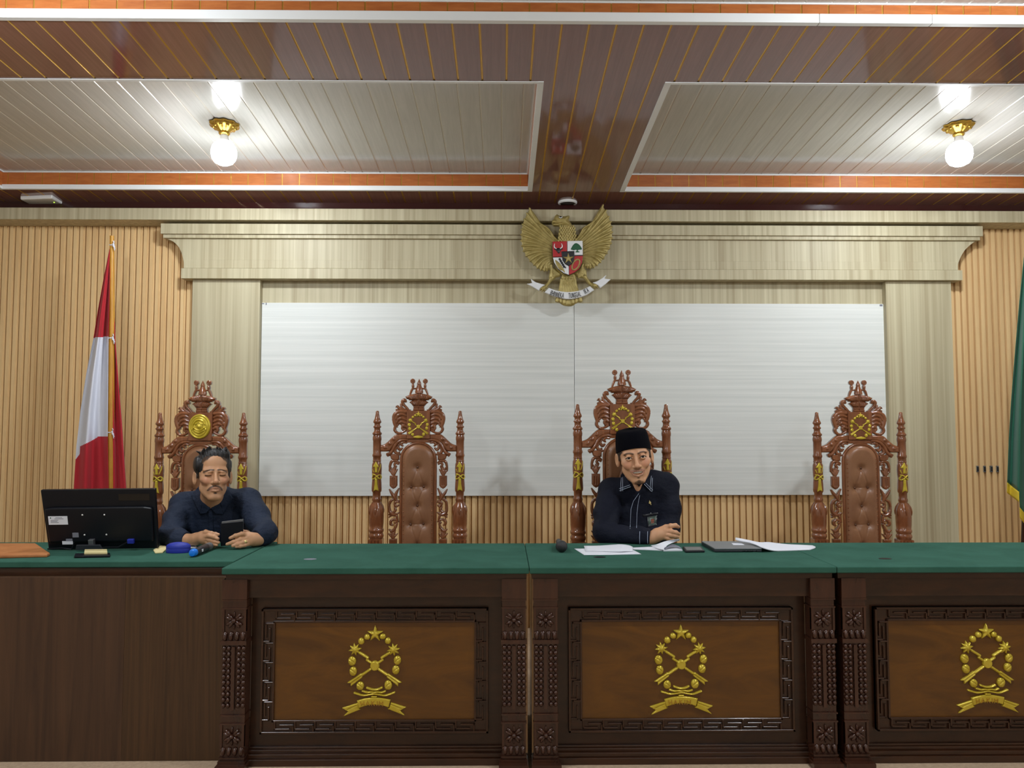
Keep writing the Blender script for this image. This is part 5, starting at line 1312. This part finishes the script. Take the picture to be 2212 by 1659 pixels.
def chainpx(pts):      # (px, py, Y, r) -> (x, y, z, r)
    return [tuple(P(a, b, Y)) + (r,) for a, b, Y, r in pts]
def bbox(chains, pad=.02):
    q = np.array([p[:3] for c in chains for p in c]); r = max(p[3] for c in chains for p in c)
    return q.min(0) - r - pad, q.max(0) + r + pad
def hand_mesh(fingers, palm, arm, res=.0014):
    lo, hi = bbox(fingers + palm + arm, .004)
    def fn(X, Y, Z):
        d = None
        for c in palm: e = s_chain(X, Y, Z, c, .012); d = e if d is None else smin(d, e, .012)
        for c in arm: d = smin(d, s_chain(X, Y, Z, c, .012), .014)
        fs = None
        for c in fingers:
            e = s_chain(X, Y, Z, c, .003)
            for q in c[1:-1]: e = smin(e, np.sqrt((X - q[0]) ** 2 + (Y - q[1]) ** 2 + (Z - q[2]) ** 2) - q[3] * 1.06, .003)
            fs = e if fs is None else smin(fs, e, .0012)
        return smin(d, fs, .006)
    return snets(fn, lo, hi, res)
def cloth_mesh(chains, res=.005, k=.03, cuts=(), extra=(), fold=None, pad=.03):
    lo, hi = bbox(list(chains), pad)
    for c, r in extra: lo = np.minimum(lo, np.array(c) - np.array(r) - pad); hi = np.maximum(hi, np.array(c) + np.array(r) + pad)
    def fn(X, Y, Z):
        d = None
        for c, r in extra:
            e = s_ell(X, Y, Z, c, r); d = e if d is None else smin(d, e, k)
        for c in chains:
            e = s_chain(X, Y, Z, c, .02); d = e if d is None else smin(d, e, k)
        if fold: d = d + fold(X, Y, Z)
        for cut in cuts: d = smax(d, -cut(X, Y, Z), .006)
        return d
    return snets(fn, lo, hi, res)
def make_person(label, o, Mh, scale, hands, arms_core, core, tone):
    """o: face options, Mh: head matrix"""
    V, Fc = snets(head_fn(o), (-.098, -.128, -.16), (.098, .122, .135), .0017)
    V = V * scale; R3 = np.array(Mh.to_3x3()); T3 = np.array(Mh.translation); Vw = V @ R3.T + T3
    parts = [(Vw, Fc)] + hands + [cloth_mesh(arms_core + core['chains'], .006, .03, extra=core['extra'])]
    me = join_remesh(parts, .0019); me.name = 'person'
    n = len(me.vertices); co = np.zeros(n * 3, np.float32); me.vertices.foreach_get('co', co); co = co.reshape(-1, 3).astype(float)
    L = ((co - T3) @ R3) / scale
    col = np.tile(np.array(tone[:3]), (n, 1))
    near = (np.abs(L) < .15).all(1)
    col[near] = tint_head(L[near], col[near], o)
    for tip in o.get('nails', []):
        dd_ = np.linalg.norm(co - np.array(tip[:3]), axis=1); m = (.75 * (1 - sstep(.0045, .0065, dd_)))[:, None]
        col = col * (1 - m) + np.array(lin(214, 178, 160)[:3]) * m
    at = me.attributes.new('tint', 'FLOAT_COLOR', 'POINT'); at.data.foreach_set('color', np.concatenate([col, np.ones((n, 1))], 1).astype(np.float32).ravel())
    me.materials.clear()
    root = obj('person', me, M_skin, smooth='all'); tag(root, label, 'person')
    return root
def head_part(name, fn, lo, hi, res, m, root, Mh, scale, sm_='all'):
    V, Fc = snets(fn, lo, hi, res); V = (V * scale) @ np.array(Mh.to_3x3()).T + np.array(Mh.translation)
    return obj(name, np_mesh(name, V, Fc), m, root, smooth=sm_)
def eyes(root, Mh, scale, gaze):
    for s in (-1, 1):
        c = Mh @ (Vector((s * .0315, -.0845, .002)) * scale); r = .0125 * scale
        e = MB().ball((0, 0, 0), r, 16).build('eye', M_eye, root, loc=c, smooth=True)
        g = (gaze - c).normalized()
        MB().ball(g * (r * .52), r * .58, 14).build('iris', M_iris, e, smooth=True)
def surf(bvh, px, py, off):
    d = ray(px, py).normalized(); h = bvh.ray_cast(EYE, d)
    if h[0] is None: return None
    return h[0] - d * off
def on_line(bvh, pts, r, off=.0015, n=10):
    out = []
    for a, b in zip(pts[:-1], pts[1:]):
        for i in range(n):
            q = surf(bvh, a[0] + (b[0] - a[0]) * i / n, a[1] + (b[1] - a[1]) * i / n, off)
            if q: out.append(q)
    q = surf(bvh, pts[-1][0], pts[-1][1], off)
    if q: out.append(q)
    return out
def patch(bvh, quad, off, n=10):
    """grid of surface points inside a quad traced on the photo"""
    A, B, C_, D = [np.array(q, float) for q in quad]; qs = []; hs = []
    for j in range(n):
        for i in range(n):
            u, v = i / (n - 1), j / (n - 1); q = (A * (1 - u) + B * u) * (1 - v) + (D * (1 - u) + C_ * u) * v
            qs.append(q); hs.append(surf(bvh, q[0], q[1], off))
    ok = [(q, h) for q, h in zip(qs, hs) if h is not None]
    md = sorted(h.y for _, h in ok)[len(ok) // 2]
    ok = [(q, h) for q, h in ok if abs(h.y - md) < .07]
    vs = []
    for q, h in zip(qs, hs):
        if h is None or abs(h.y - md) >= .07: h = P(q[0], q[1], min(ok, key=lambda e: (e[0][0] - q[0]) ** 2 + (e[0][1] - q[1]) ** 2)[1].y)
        vs.append(tuple(h))
    return vs, [(j * n + i, j * n + i + 1, (j + 1) * n + i + 1, (j + 1) * n + i) for j in range(n - 1) for i in range(n - 1)]
def shell(name, bvh, quads, off, m, parent, th=.003, n=10):
    mb = MB()
    for q in quads: vs, fs = patch(bvh, q, off, n); mb.add(vs, fs)
    return mb.build(name, m, parent, smooth='all', solid=th)
def bvh_of(V, Fc): return BVHTree.FromPolygons([tuple(v) for v in V], [tuple(int(i) for i in f) for f in Fc])
def wr(f1, amp):      # soft creases
    return lambda X, Y, Z: amp * (np.sin(X * f1 + Z * f1 * .8 + 2.2 * np.sin(Z * 17 + X * 9)) * np.sin(Z * f1 * .6 - X * f1 * .35 + Y * 20))
def legs(root, hip, knee_y, foot_y, dx):
    ch = []
    for s in (-1, 1):
        ch.append([(hip[0] + s * .09, hip[1], hip[2], .088), (hip[0] + s * dx, knee_y, hip[2] - .005, .066), (hip[0] + s * dx, foot_y + .03, .30, .058), (hip[0] + s * dx, foot_y + .05, .10, .052)])
    V, Fc = cloth_mesh(ch, .009, .03, extra=[((hip[0], hip[1], hip[2] + .02), (.165, .115, .095))])
    obj('trousers', np_mesh('trousers', V, Fc), M_trouser, root, smooth='all')
    for s in (-1, 1):
        V, Fc = cloth_mesh([[(hip[0] + s * dx, foot_y + .055, .05, .045), (hip[0] + s * dx, foot_y - .05, .040, .038), (hip[0] + s * dx * 1.05, foot_y - .14, .032, .030)]], .006, .02, cuts=[lambda X, Y, Z: Z - .002])
        obj('shoe', np_mesh('shoe', V, Fc), M_plastic, root, smooth='all')

# ---------------- man with the tablet at the left desk
yaw1, pit1, rol1, s1 = radians(27), radians(-8), radians(1), .965
H1 = P(460.5, 1028, 3.53)
Mh1 = Matrix.Translation(H1) @ Matrix.Rotation(yaw1, 4, 'Z') @ Matrix.Rotation(pit1, 4, 'X') @ Matrix.Rotation(rol1, 4, 'Y')
nb1 = Mh1.inverted() @ P(457, 1092, 3.62)
hc = lambda a, b, Y, r: (420 + a / 12.29, 1100 + b / 12.29, Y, r)
L1 = [chainpx(c) for c in (
    [hc(265, 650, 3.385, .0105), hc(300, 605, 3.375, .0098), hc(450, 640, 3.362, .0088), hc(560, 660, 3.356, .0080), hc(636, 672, 3.352, .0064)],
    [hc(270, 730, 3.375, .012), hc(400, 700, 3.358, .0102), hc(520, 735, 3.348, .0090), hc(622, 785, 3.344, .0072)],
    [hc(230, 760, 3.380, .0105), hc(400, 815, 3.362, .0094), hc(540, 862, 3.350, .0085), hc(640, 885, 3.347, .0068)],
    [hc(260, 840, 3.380, .0105), hc(420, 900, 3.362, .0090), hc(520, 935, 3.350, .0080), hc(590, 955, 3.347, .0064)],
    [hc(250, 890, 3.385, .0095), hc(380, 950, 3.368, .0080), hc(480, 980, 3.355, .0070), hc(540, 990, 3.352, .0058)])]
L1p = [chainpx([hc(110, 780, 3.400, .022), hc(210, 745, 3.390, .0235), hc(270, 790, 3.384, .0235)]), chainpx([hc(210, 700, 3.388, .016), hc(270, 650, 3.380, .012)])]
L1a = [chainpx([(378, 1166, 3.445, .029), (402, 1166.5, 3.418, .0255), (424, 1164, 3.402, .024), hc(110, 780, 3.400, .022)])]
R1 = [chainpx(c) for c in (
    [hc(1430, 690, 3.382, .0110), hc(1260, 655, 3.356, .0098), hc(1090, 705, 3.341, .0090), hc(950, 765, 3.335, .0070)],
    [hc(1420, 760, 3.376, .0112), hc(1210, 810, 3.348, .0098), hc(1030, 875, 3.336, .0090), hc(870, 930, 3.332, .0072)],
    [hc(1440, 840, 3.374, .0110), hc(1290, 880, 3.350, .0098), hc(1150, 930, 3.336, .0088), hc(1020, 975, 3.330, .0070)],
    [hc(1480, 905, 3.376, .0100), hc(1330, 955, 3.352, .0086), hc(1210, 985, 3.338, .0078), hc(1110, 1000, 3.332, .0062)],
    [hc(1470, 680, 3.395, .0120), hc(1370, 620, 3.398, .0100), hc(1270, 590, 3.392, .0088), hc(1180, 585, 3.386, .0072)])]
R1p = [chainpx([hc(1640, 810, 3.405, .024), hc(1520, 780, 3.388, .025), hc(1440, 740, 3.380, .0200)]), chainpx([hc(1540, 850, 3.386, .021), hc(1470, 870, 3.376, .0165)])]
R1a = [chainpx([hc(1640, 810, 3.405, .024), (560, 1164, 3.420, .0255), (574, 1158, 3.46, .029)])]
armsL = chainpx([(396, 1090, 3.66, .046), (368, 1156, 3.485, .034), (384, 1164, 3.452, .026)]); armsR = chainpx([(536, 1086, 3.66, .046), (574, 1152, 3.505, .034), (573, 1157, 3.468, .026)])
neck1 = chainpx([(458, 1075, 3.575, .044), (459, 1100, 3.64, .052)]); hip1 = (PX(455, 3.86), 3.84, .60)
chest1 = tuple(P(462, 1135, 3.70)); 
core1 = dict(chains=[neck1, [chest1 + (.09,), hip1 + (.10,)]], extra=[(tuple(P(462, 1122, 3.71)), (.115, .05, .07))])
o1 = dict(closed=True, jaw=.86, neck=tuple(nb1 / s1), brow=[(.010, .0190), (.022, .0200), (.036, .0165), (.048, .0110)], bk=.8, blush=lin(190, 124, 100), lips=lin(142, 94, 80), hair=lin(34, 28, 26),
          beard=[([(.002, -.0535), (.012, -.0560), (.023, -.0625), (.0305, -.0720)], .0052, .80), ([(0, -.0868), (.004, -.0868)], .0055, .7), ([(.0, -.104), (.03, -.095), (.05, -.065)], .012, .10)],
          nails=[c[-1] for c in L1[:2]] + [c[-1] for c in R1[:4]])
man1 = make_person('moustached person in a dark navy shirt squinting, both hands holding a black tablet', o1, Mh1, s1,
                   [hand_mesh(L1, L1p, L1a), hand_mesh(R1, R1p, R1a)], [armsL, armsR], core1, lin(194, 146, 110))
def hair1(X, Y, Z):
    n = .0013 * np.sin(X * 420 + 30 * Y + 2 * np.sin(Z * 60)) * np.sin(Y * 90 + 50 * Z + 1) + .0008 * np.sin(X * 760 + Z * 90)
    d = s_ell(X, Y, Z, (0, .016, .046), (.0835, .100, .086)) + n
    d = smin(d, s_ell(X, Y, Z, (.010, -.035, .098), (.058, .042, .026)) + n, .02)
    for i in range(11):
        a = -.05 + .0105 * i; d = smin(d, s_cone(X, Y, Z, (a, -.045 + .01 * sin(i * 2.1), .108), (a + .008 * sin(i * 1.7), -.068 + .012 * sin(i * 3.3), .124 + .007 * sin(i * 2.7)), .010, .002), .008)
    d = smin(d, s_cone(X, Y, Z, (-.050, -.02, .100), (-.082, -.035, .114), .010, .0015), .008)
    d = smin(d, s_ell(X, Y, Z, (-.074, -.012, .055), (.016, .04, .036)), .012)
    face = s_ell(X, Y, Z, (0, -.098, -.010), (.069, .060, .062)) + n * 1.5
    d = smax(d, -face, .006)
    return smax(d, np.interp(Y, [-.08, -.045, -.02, .03, .1], [.03, -.008, -.028, -.04, -.07]) - Z, .006)
head_part('hair', hair1, (-.11, -.11, -.08), (.11, .13, .15), .0022, M_hair, man1, Mh1, s1)
# shirt
sl = [chainpx([(396, 1092, 3.67, .060), (380, 1122, 3.58, .054), (366, 1156, 3.475, .0475), (384, 1165, 3.435, .043), (402, 1166, 3.416, .036)]),
      chainpx([(537, 1086, 3.67, .062), (556, 1118, 3.59, .056), (573, 1150, 3.49, .050), (568, 1158, 3.45, .044), (553, 1163, 3.418, .0375)])]
neckcol = chainpx([(459, 1080, 3.615, .066), (460, 1108, 3.66, .085)])
yoke = chainpx([(400, 1088, 3.67, .052), (440, 1078, 3.65, .046), (480, 1074, 3.65, .046), (534, 1082, 3.67, .054)])
ex = [(tuple(P(464, 1125, 3.69)), (.165, .105, .13)), ((hip1[0], 3.79, .68), (.165, .12, .17))]
neckc = P(456, 1084, 3.60)
cutA = P(402, 1166, 3.416); cutAd = (P(384, 1165, 3.435) - cutA).normalized(); cutB = P(553, 1163, 3.418); cutBd = (P(568, 1158, 3.45) - cutB).normalized()
def endcut(c, d, r=.07): return lambda X, Y, Z: np.maximum(((X - c.x) * d.x + (Y - c.y) * d.y + (Z - c.z) * d.z) + .004, np.sqrt((X - c.x) ** 2 + (Y - c.y) ** 2 + (Z - c.z) ** 2) - r)
tableA = lambda X, Y, Z: Z - (ZT + .0015)
cuts = [endcut(cutA, cutAd), endcut(cutB, cutBd), lambda X, Y, Z: s_cone(X, Y, Z, tuple(P(456, 1046, 3.560)), tuple(P(455.5, 1088, 3.555)), .052, .016),
        lambda X, Y, Z: np.maximum(Z - (ZT + .001), Y - 3.56), lambda X, Y, Z: s_chain(X, Y, Z, chainpx([(392, 1166, 3.430, .0268), (424, 1164, 3.402, .0248)])), lambda X, Y, Z: s_chain(X, Y, Z, chainpx([(566, 1161, 3.440, .0268), (545, 1165, 3.402, .0258)]))]
V, Fc = cloth_mesh(sl + [yoke, neckcol], .0042, .035, cuts=cuts, extra=ex, fold=wr(46, .0035))
shirt1 = obj('shirt', np_mesh('shirt', V, Fc), M_shirt1, man1, smooth='all'); bv = bvh_of(V, Fc)
shell('collar_flap', bv, [[(429, 1051), (442, 1078), (432, 1112), (413, 1072)], [(442, 1078), (455, 1099), (446, 1108), (432, 1112)]], .006, M_shirt1, shirt1)
shell('collar_flap', bv, [[(491, 1053), (472, 1080), (482, 1112), (503, 1076)], [(472, 1080), (455, 1099), (466, 1110), (482, 1112)]], .006, M_shirt1, shirt1)
shell('placket', bv, [[(450, 1100), (459, 1100), (462, 1172), (452, 1172)]], .002, M_shirt1, shirt1, n=8)
legs(man1, hip1, 3.45, 3.42, .11)
rg = Vector(R1[2][1][:3]) * .62 + Vector(R1[2][0][:3]) * .38; dr = (Vector(R1[2][1][:3]) - Vector(R1[2][0][:3])).normalized(); u_ = dr.cross(Vector((0, 1, 0))).normalized(); w_ = dr.cross(u_)
mb = MB(); mb.tube([rg + (u_ * cos(a) + w_ * sin(a)) * .0112 for a in np.linspace(0, 2 * pi, 17)[:-1]], .0018, 8, closed=True)
mb.ball(rg + (EYE - rg).normalized() * .0125, (.0058, .004, .0062), 8); mb.build('ring', M_ring, man1, smooth=True)
# tablet in his hands
tc = [P(476.5, 1180, 3.358), P(524, 1173, 3.358), P(525, 1126, 3.350), P(477, 1131, 3.350)]
tc[0].z = max(tc[0].z, ZT + .001); tc[1].z = max(tc[1].z, ZT + .003)
o_ = sum(tc, Vector()) / 4
t = thing('tablet', 'black tablet in a folio cover held upright by the moustached man', 'tablet', o_)
def slabq(q, y0, y1): 
    mb = MB(); vs = [tuple(p - o_ + Vector((0, y0, 0))) for p in q] + [tuple(p - o_ + Vector((0, y1, 0))) for p in q]
    return mb.add(vs, [(0, 1, 2, 3), (7, 6, 5, 4), (0, 4, 5, 1), (1, 5, 6, 2), (2, 6, 7, 3), (3, 7, 4, 0)])
slabq(tc, 0, .004).build('folio_cover', M_plastic, t, bevel=.0015)
ins = [o_ + (q - o_) * .97 for q in tc]; ins[2].z += .010; ins[3].z += .009; slabq(ins, .0045, .013).build('body', M_silver, t, bevel=.0015)
ins = [o_ + (q - o_) * .93 for q in tc]; slabq(ins, .0121, .0125).build('screen', M_screen, t)
# ---------------- smiling man in the black cap
yaw2, pit2, rol2, s2 = radians(-5.5), radians(1), radians(-7), 1.03
H2 = P(1370.5, 986.5, 3.66)
Mh2 = Matrix.Translation(H2) @ Matrix.Rotation(yaw2, 4, 'Z') @ Matrix.Rotation(pit2, 4, 'X') @ Matrix.Rotation(rol2, 4, 'Y')
nb2 = Mh2.inverted() @ P(1376, 1068, 3.72)
gc = lambda a, b, Y, r: (1370 + a / 5.718, 900 + b / 5.718, Y, r)
A2 = [chainpx(c) for c in (
    [gc(395, 1385, 3.475, .0130), gc(450, 1352, 3.462, .0112), gc(510, 1345, 3.466, .0098), gc(545, 1362, 3.478, .0080)],
    [gc(395, 1420, 3.468, .0130), gc(455, 1420, 3.450, .0112), gc(515, 1432, 3.456, .0098), gc(548, 1448, 3.472, .0080)],
    [gc(385, 1455, 3.466, .0125), gc(445, 1466, 3.448, .0106), gc(505, 1478, 3.455, .0092), gc(540, 1488, 3.470, .0075)],
    [gc(365, 1490, 3.468, .0115), gc(425, 1506, 3.452, .0095), gc(475, 1516, 3.458, .0084), gc(508, 1520, 3.470, .0068)],
    [gc(330, 1395, 3.490, .0135), gc(390, 1365, 3.505, .0115), gc(450, 1350, 3.515, .0098), gc(505, 1350, 3.520, .0080)])]
A2p = [chainpx([gc(205, 1505, 3.485, .0255), gc(290, 1455, 3.480, .027), gc(370, 1420, 3.474, .0215)]), chainpx([gc(250, 1490, 3.480, .024), gc(360, 1465, 3.470, .0175)])]
A2a = [chainpx([(1380, 1163, 3.50, .033), gc(140, 1515, 3.49, .028), gc(205, 1505, 3.485, .0255)])]
B2 = [chainpx(c) for c in (
    [(1352, 1156, 3.60, .011), (1338, 1150, 3.59, .010), (1326, 1151, 3.585, .009), (1317, 1155, 3.58, .007)],
    [(1350, 1162, 3.598, .011), (1335, 1160, 3.585, .010), (1322, 1162, 3.58, .009), (1313, 1166, 3.578, .007)],
    [(1350, 1168, 3.60, .011), (1336, 1170, 3.588, .0095), (1325, 1172, 3.582, .0085), (1317, 1174, 3.58, .007)],
    [(1353, 1174, 3.605, .010), (1341, 1178, 3.595, .0085), (1332, 1180, 3.59, .0075), (1326, 1181, 3.588, .006)],
    [(1360, 1156, 3.61, .012), (1352, 1147, 3.60, .010), (1344, 1142, 3.592, .009), (1338, 1140, 3.588, .0075)])]
B2p = [chainpx([(1374, 1166, 3.615, .025), (1362, 1164, 3.608, .026), (1353, 1164, 3.602, .020)])]
B2a = [chainpx([(1400, 1166, 3.62, .032), (1374, 1166, 3.615, .025)])]
arm_r = chainpx([(1322, 1066, 3.74, .050), (1304, 1150, 3.57, .040), (1380, 1163, 3.50, .032)]); arm_l = chainpx([(1436, 1056, 3.74, .050), (1446, 1142, 3.66, .040), (1400, 1166, 3.62, .030)])
hip2 = (PX(1372, 3.80), 3.77, .60)
core2 = dict(chains=[chainpx([(1376, 1050, 3.69, .046), (1378, 1085, 3.75, .056)]), [tuple(P(1380, 1120, 3.79)) + (.09,), hip2 + (.10,)]], extra=[(tuple(P(1380, 1100, 3.80)), (.12, .05, .08))])
o2 = dict(smile=True, jaw=.93, neck=tuple(nb2 / s2), brow=[(.012, .0180), (.024, .0228), (.038, .0230), (.049, .0165)], bk=.78, blush=lin(200, 128, 100), lk=.6, lips=lin(160, 104, 92), hair=lin(38, 28, 25),
          beard=[([(.004, -.0530), (.016, -.0545), (.028, -.0590)], .0055, .42), ([(0, -.0905), (.003, -.0905)], .006, .35), ([(0, -.108), (.012, -.1135)], .0105, .6)],
          nails=[c[-1] for c in A2[:4]])
man2 = make_person('smiling person in a black cap and black shirt, arms folded on the desk', o2, Mh2, s2,
                   [hand_mesh(A2, A2p, A2a), hand_mesh(B2, B2p, B2a, .002)], [arm_r, arm_l], core2, lin(202, 152, 116))
eyes(man2, Mh2, s2, EYE + Vector((.1, 0, -.05)))
# teeth and mouth
def teeth(X, Y, Z):
    d = s_ell(X, Y, Z, (0, -.070, -.0650), (.0290, .0255, .0080)); d = smax(d, -(Z + .0730 - 6.0 * X * X), .001)
    return d + .0006 * np.cos(X * 2 * pi / .0072)
head_part('teeth', teeth, (-.032, -.099, -.08), (.032, -.05, -.052), .0011, M_teeth, man2, Mh2, s2)
def beard(X, Y, Z):
    n = .0016 * np.sin(X * 700 + Z * 120) * np.sin(X * 330 - Z * 90)
    return smin(s_cone(X, Y, Z, (0, -.074, -.110), (.0, -.068, -.126), .0125, .005) + n, s_cone(X, Y, Z, (-.012, -.074, -.1075), (.012, -.074, -.1075), .0095, .0095) + n, .012)
head_part('goatee', beard, (-.03, -.10, -.15), (.03, -.05, -.095), .0014, M_hair, man2, Mh2, s2)
def hair2(X, Y, Z):
    d = s_ell(X, Y, Z, (0, .016, .040), (.0800, .100, .082)) + .0012 * np.sin(Z * 500 + X * 100) * np.sin(Y * 400)
    d = smax(d, -s_ell(X, Y, Z, (0, -.098, -.002), (.0735, .066, .080)), .006)
    d = smax(d, Z - .062, .004)
    return smax(d, np.interp(Y, [-.08, -.045, -.02, .03, .1], [.03, -.015, -.030, -.035, -.07]) - Z, .006)
head_part('hair', hair2, (-.10, -.10, -.08), (.10, .13, .08), .0022, M_hair, man2, Mh2, s2)
mb = MB(); n = 48; pf = [(.97, .020), (1.0, .022), (1.0, .040), (.975, .065), (.925, .095), (.88, .112), (.83, .120), (.74, .1245), (.45, .128), (.02, .129)]
vs = []
for r, z in pf:
    for i in range(n):
        a = 2 * pi * i / n; x, y = r * .0805 * cos(a), r * .106 * sin(a)
        dz = (.022 * (-sin(a)) * max(0, 1 - (z - .02) / .06)) - (.012 * sin(a) * (1 if z > .1 else 0)) * -.5
        vs.append(Vector((x, y + .012, z + dz)) * s2)
fs = [(k * n + i, k * n + (i + 1) % n, (k + 1) * n + (i + 1) % n, (k + 1) * n + i) for k in range(len(pf) - 1) for i in range(n)] + [tuple(range(n - 1, -1, -1)), tuple(range((len(pf) - 1) * n, len(pf) * n))]
mb.add(vs, fs, 0, Mh2); mb.build('cap', M_velvet, man2, smooth=50)
# shirt
cuf = P(1403, 1162, 3.487)
sl = [chainpx([(1322, 1063, 3.745, .065), (1310, 1110, 3.66, .060), (1307, 1150, 3.575, .054), (1340, 1160, 3.53, .049), (1380, 1160, 3.50, .044), (1408, 1162, 3.485, .041)]),
      chainpx([(1432, 1054, 3.745, .073), (1441, 1100, 3.70, .062), (1444, 1140, 3.66, .054), (1410, 1162, 3.625, .046), (1384, 1166, 3.62, .038)])]
neckcol = chainpx([(1376, 1049, 3.70, .064), (1378, 1080, 3.745, .088)])
yoke = chainpx([(1324, 1060, 3.745, .054), (1350, 1056, 3.73, .050), (1410, 1042, 3.73, .054), (1432, 1050, 3.745, .066)])
ex = [(tuple(P(1378, 1118, 3.775)), (.165, .110, .15)), ((hip2[0], 3.755, .68), (.165, .125, .17))]
cd = (P(1380, 1160, 3.50) - cuf).normalized(); cu2 = P(1384, 1166, 3.62); cd2 = (P(1410, 1162, 3.625) - cu2).normalized()
cuts = [endcut(cuf, cd), endcut(cu2, cd2, .045), lambda X, Y, Z: s_cone(X, Y, Z, tuple(P(1376, 1018, 3.65)), tuple(P(1378, 1057, 3.64)), .050, .014),
        lambda X, Y, Z: np.maximum(Z - (ZT + .001), Y - YDB - .004), lambda X, Y, Z: s_chain(X, Y, Z, chainpx([(1390, 1163, 3.497, .031), (1420, 1162, 3.48, .030)])),
        lambda X, Y, Z: s_chain(X, Y, Z, chainpx([(1396, 1166, 3.62, .031), (1366, 1166, 3.612, .029)]))]
V, Fc = cloth_mesh(sl + [yoke, neckcol], .0042, .035, cuts=cuts, extra=ex, fold=wr(40, .003))
shirt2 = obj('shirt', np_mesh('shirt', V, Fc), M_shirt2, man2, smooth='all'); bv = bvh_of(V, Fc)
cq = lambda a, b: (1310 + a / 10.37, 920 + b / 10.37)
f1 = [[cq(372, 1050), cq(325, 1095), cq(290, 1470), cq(470, 1200)], [cq(470, 1200), cq(290, 1470), cq(420, 1425), cq(570, 1360)]]
f2 = [[cq(1005, 1070), cq(1045, 1140), cq(1042, 1475), cq(930, 1190)], [cq(930, 1190), cq(1042, 1475), cq(940, 1390), cq(815, 1305)]]
shell('collar_flap', bv, f1, .008, M_shirt2, shirt2); shell('collar_flap', bv, f2, .008, M_shirt2, shirt2)
M_stitch = mat('pale_stitch', lin(178, 190, 212), .7)
def stitches(name, lines, off, r):
    for ln in lines:
        q = on_line(bv, ln, r, off)
        if len(q) > 2: MB().tube(q, r, 6).build(name, M_stitch, shirt2)
stitches('collar_stitch', [[cq(340, 1100), cq(322, 1300), cq(325, 1470)], [cq(365, 1075), cq(362, 1300), cq(366, 1462)], [cq(285, 1408), cq(420, 1362), cq(530, 1322)], [cq(290, 1455), cq(420, 1405), cq(545, 1362)],
                           [cq(1005, 1120), cq(985, 1300), cq(978, 1430)], [cq(1030, 1165), cq(1022, 1330), cq(1018, 1475)], [cq(880, 1280), cq(960, 1360), cq(1040, 1440)], [cq(848, 1308), cq(930, 1390), cq(1005, 1468)]], .0112, .0011)
stitches('placket_stitch', [[(1380, 1066), (1368, 1083), (1363, 1100), (1361, 1142)], [(1382, 1070), (1378, 1090), (1376, 1110), (1375, 1140)]], .0012, .0010)
stitches('cuff_stitch', [[(1382, 1148), (1381.5, 1162), (1382, 1176)], [(1399, 1148), (1398.6, 1162), (1399, 1177)]], .0012, .0010)
q_ = surf(bv, 1404, 1086, .002)
mb = MB(); mb.ball((0, 0, 0), (.006, .002, .006), 8); mb.tube([(-.004, -.001, -.004), (-.002, -.002, .012)], .0018, 6); mb.tube([(.002, -.001, -.004), (.005, -.002, -.010)], .002, 6); mb.build('lapel_pin', M_ring, shirt2, loc=q_, smooth=True)
shell('pocket_welt', bv, [[(1389, 1112), (1421, 1106.5), (1422, 1110), (1390, 1116)]], .0025, M_plastic2, shirt2, .002, 6)
bd = shell('name_badge', bv, [[(1398, 1116), (1419.5, 1112), (1419, 1134), (1399, 1138)]], .0050, M_plastic2, shirt2, .0015, 6)
M_bgrn = mat('badge_print', lin(70, 84, 74), .4); M_bred = mat('badge_photo', lin(132, 70, 54), .4)
shell('badge_print', bv, [[(1400, 1117.5), (1418, 1114), (1417.5, 1132), (1401, 1136)]], .0062, M_bgrn, shirt2, .0006, 5)
shell('badge_photo', bv, [[(1406, 1122), (1413, 1121), (1413, 1130), (1406.5, 1131.5)]], .0070, M_bred, shirt2, .0006, 4)
q_ = surf(bv, 1406, 1109, .004); MB().ball(q_, (.004, .003, .004), 8).build('badge_clip', M_silver, shirt2, smooth=True)
legs(man2, hip2, 3.42, 3.40, .11)
# ------------------------------------------------------------------ world
w = bpy.data.worlds.new('world'); scene.world = w; w.use_nodes = True
w.node_tree.nodes['Background'].inputs['Color'].default_value = (.6, .65, .7, 1)
w.node_tree.nodes['Background'].inputs['Strength'].default_value = .05
scene.cycles.use_denoising = True
scene.view_settings.exposure = 0.12
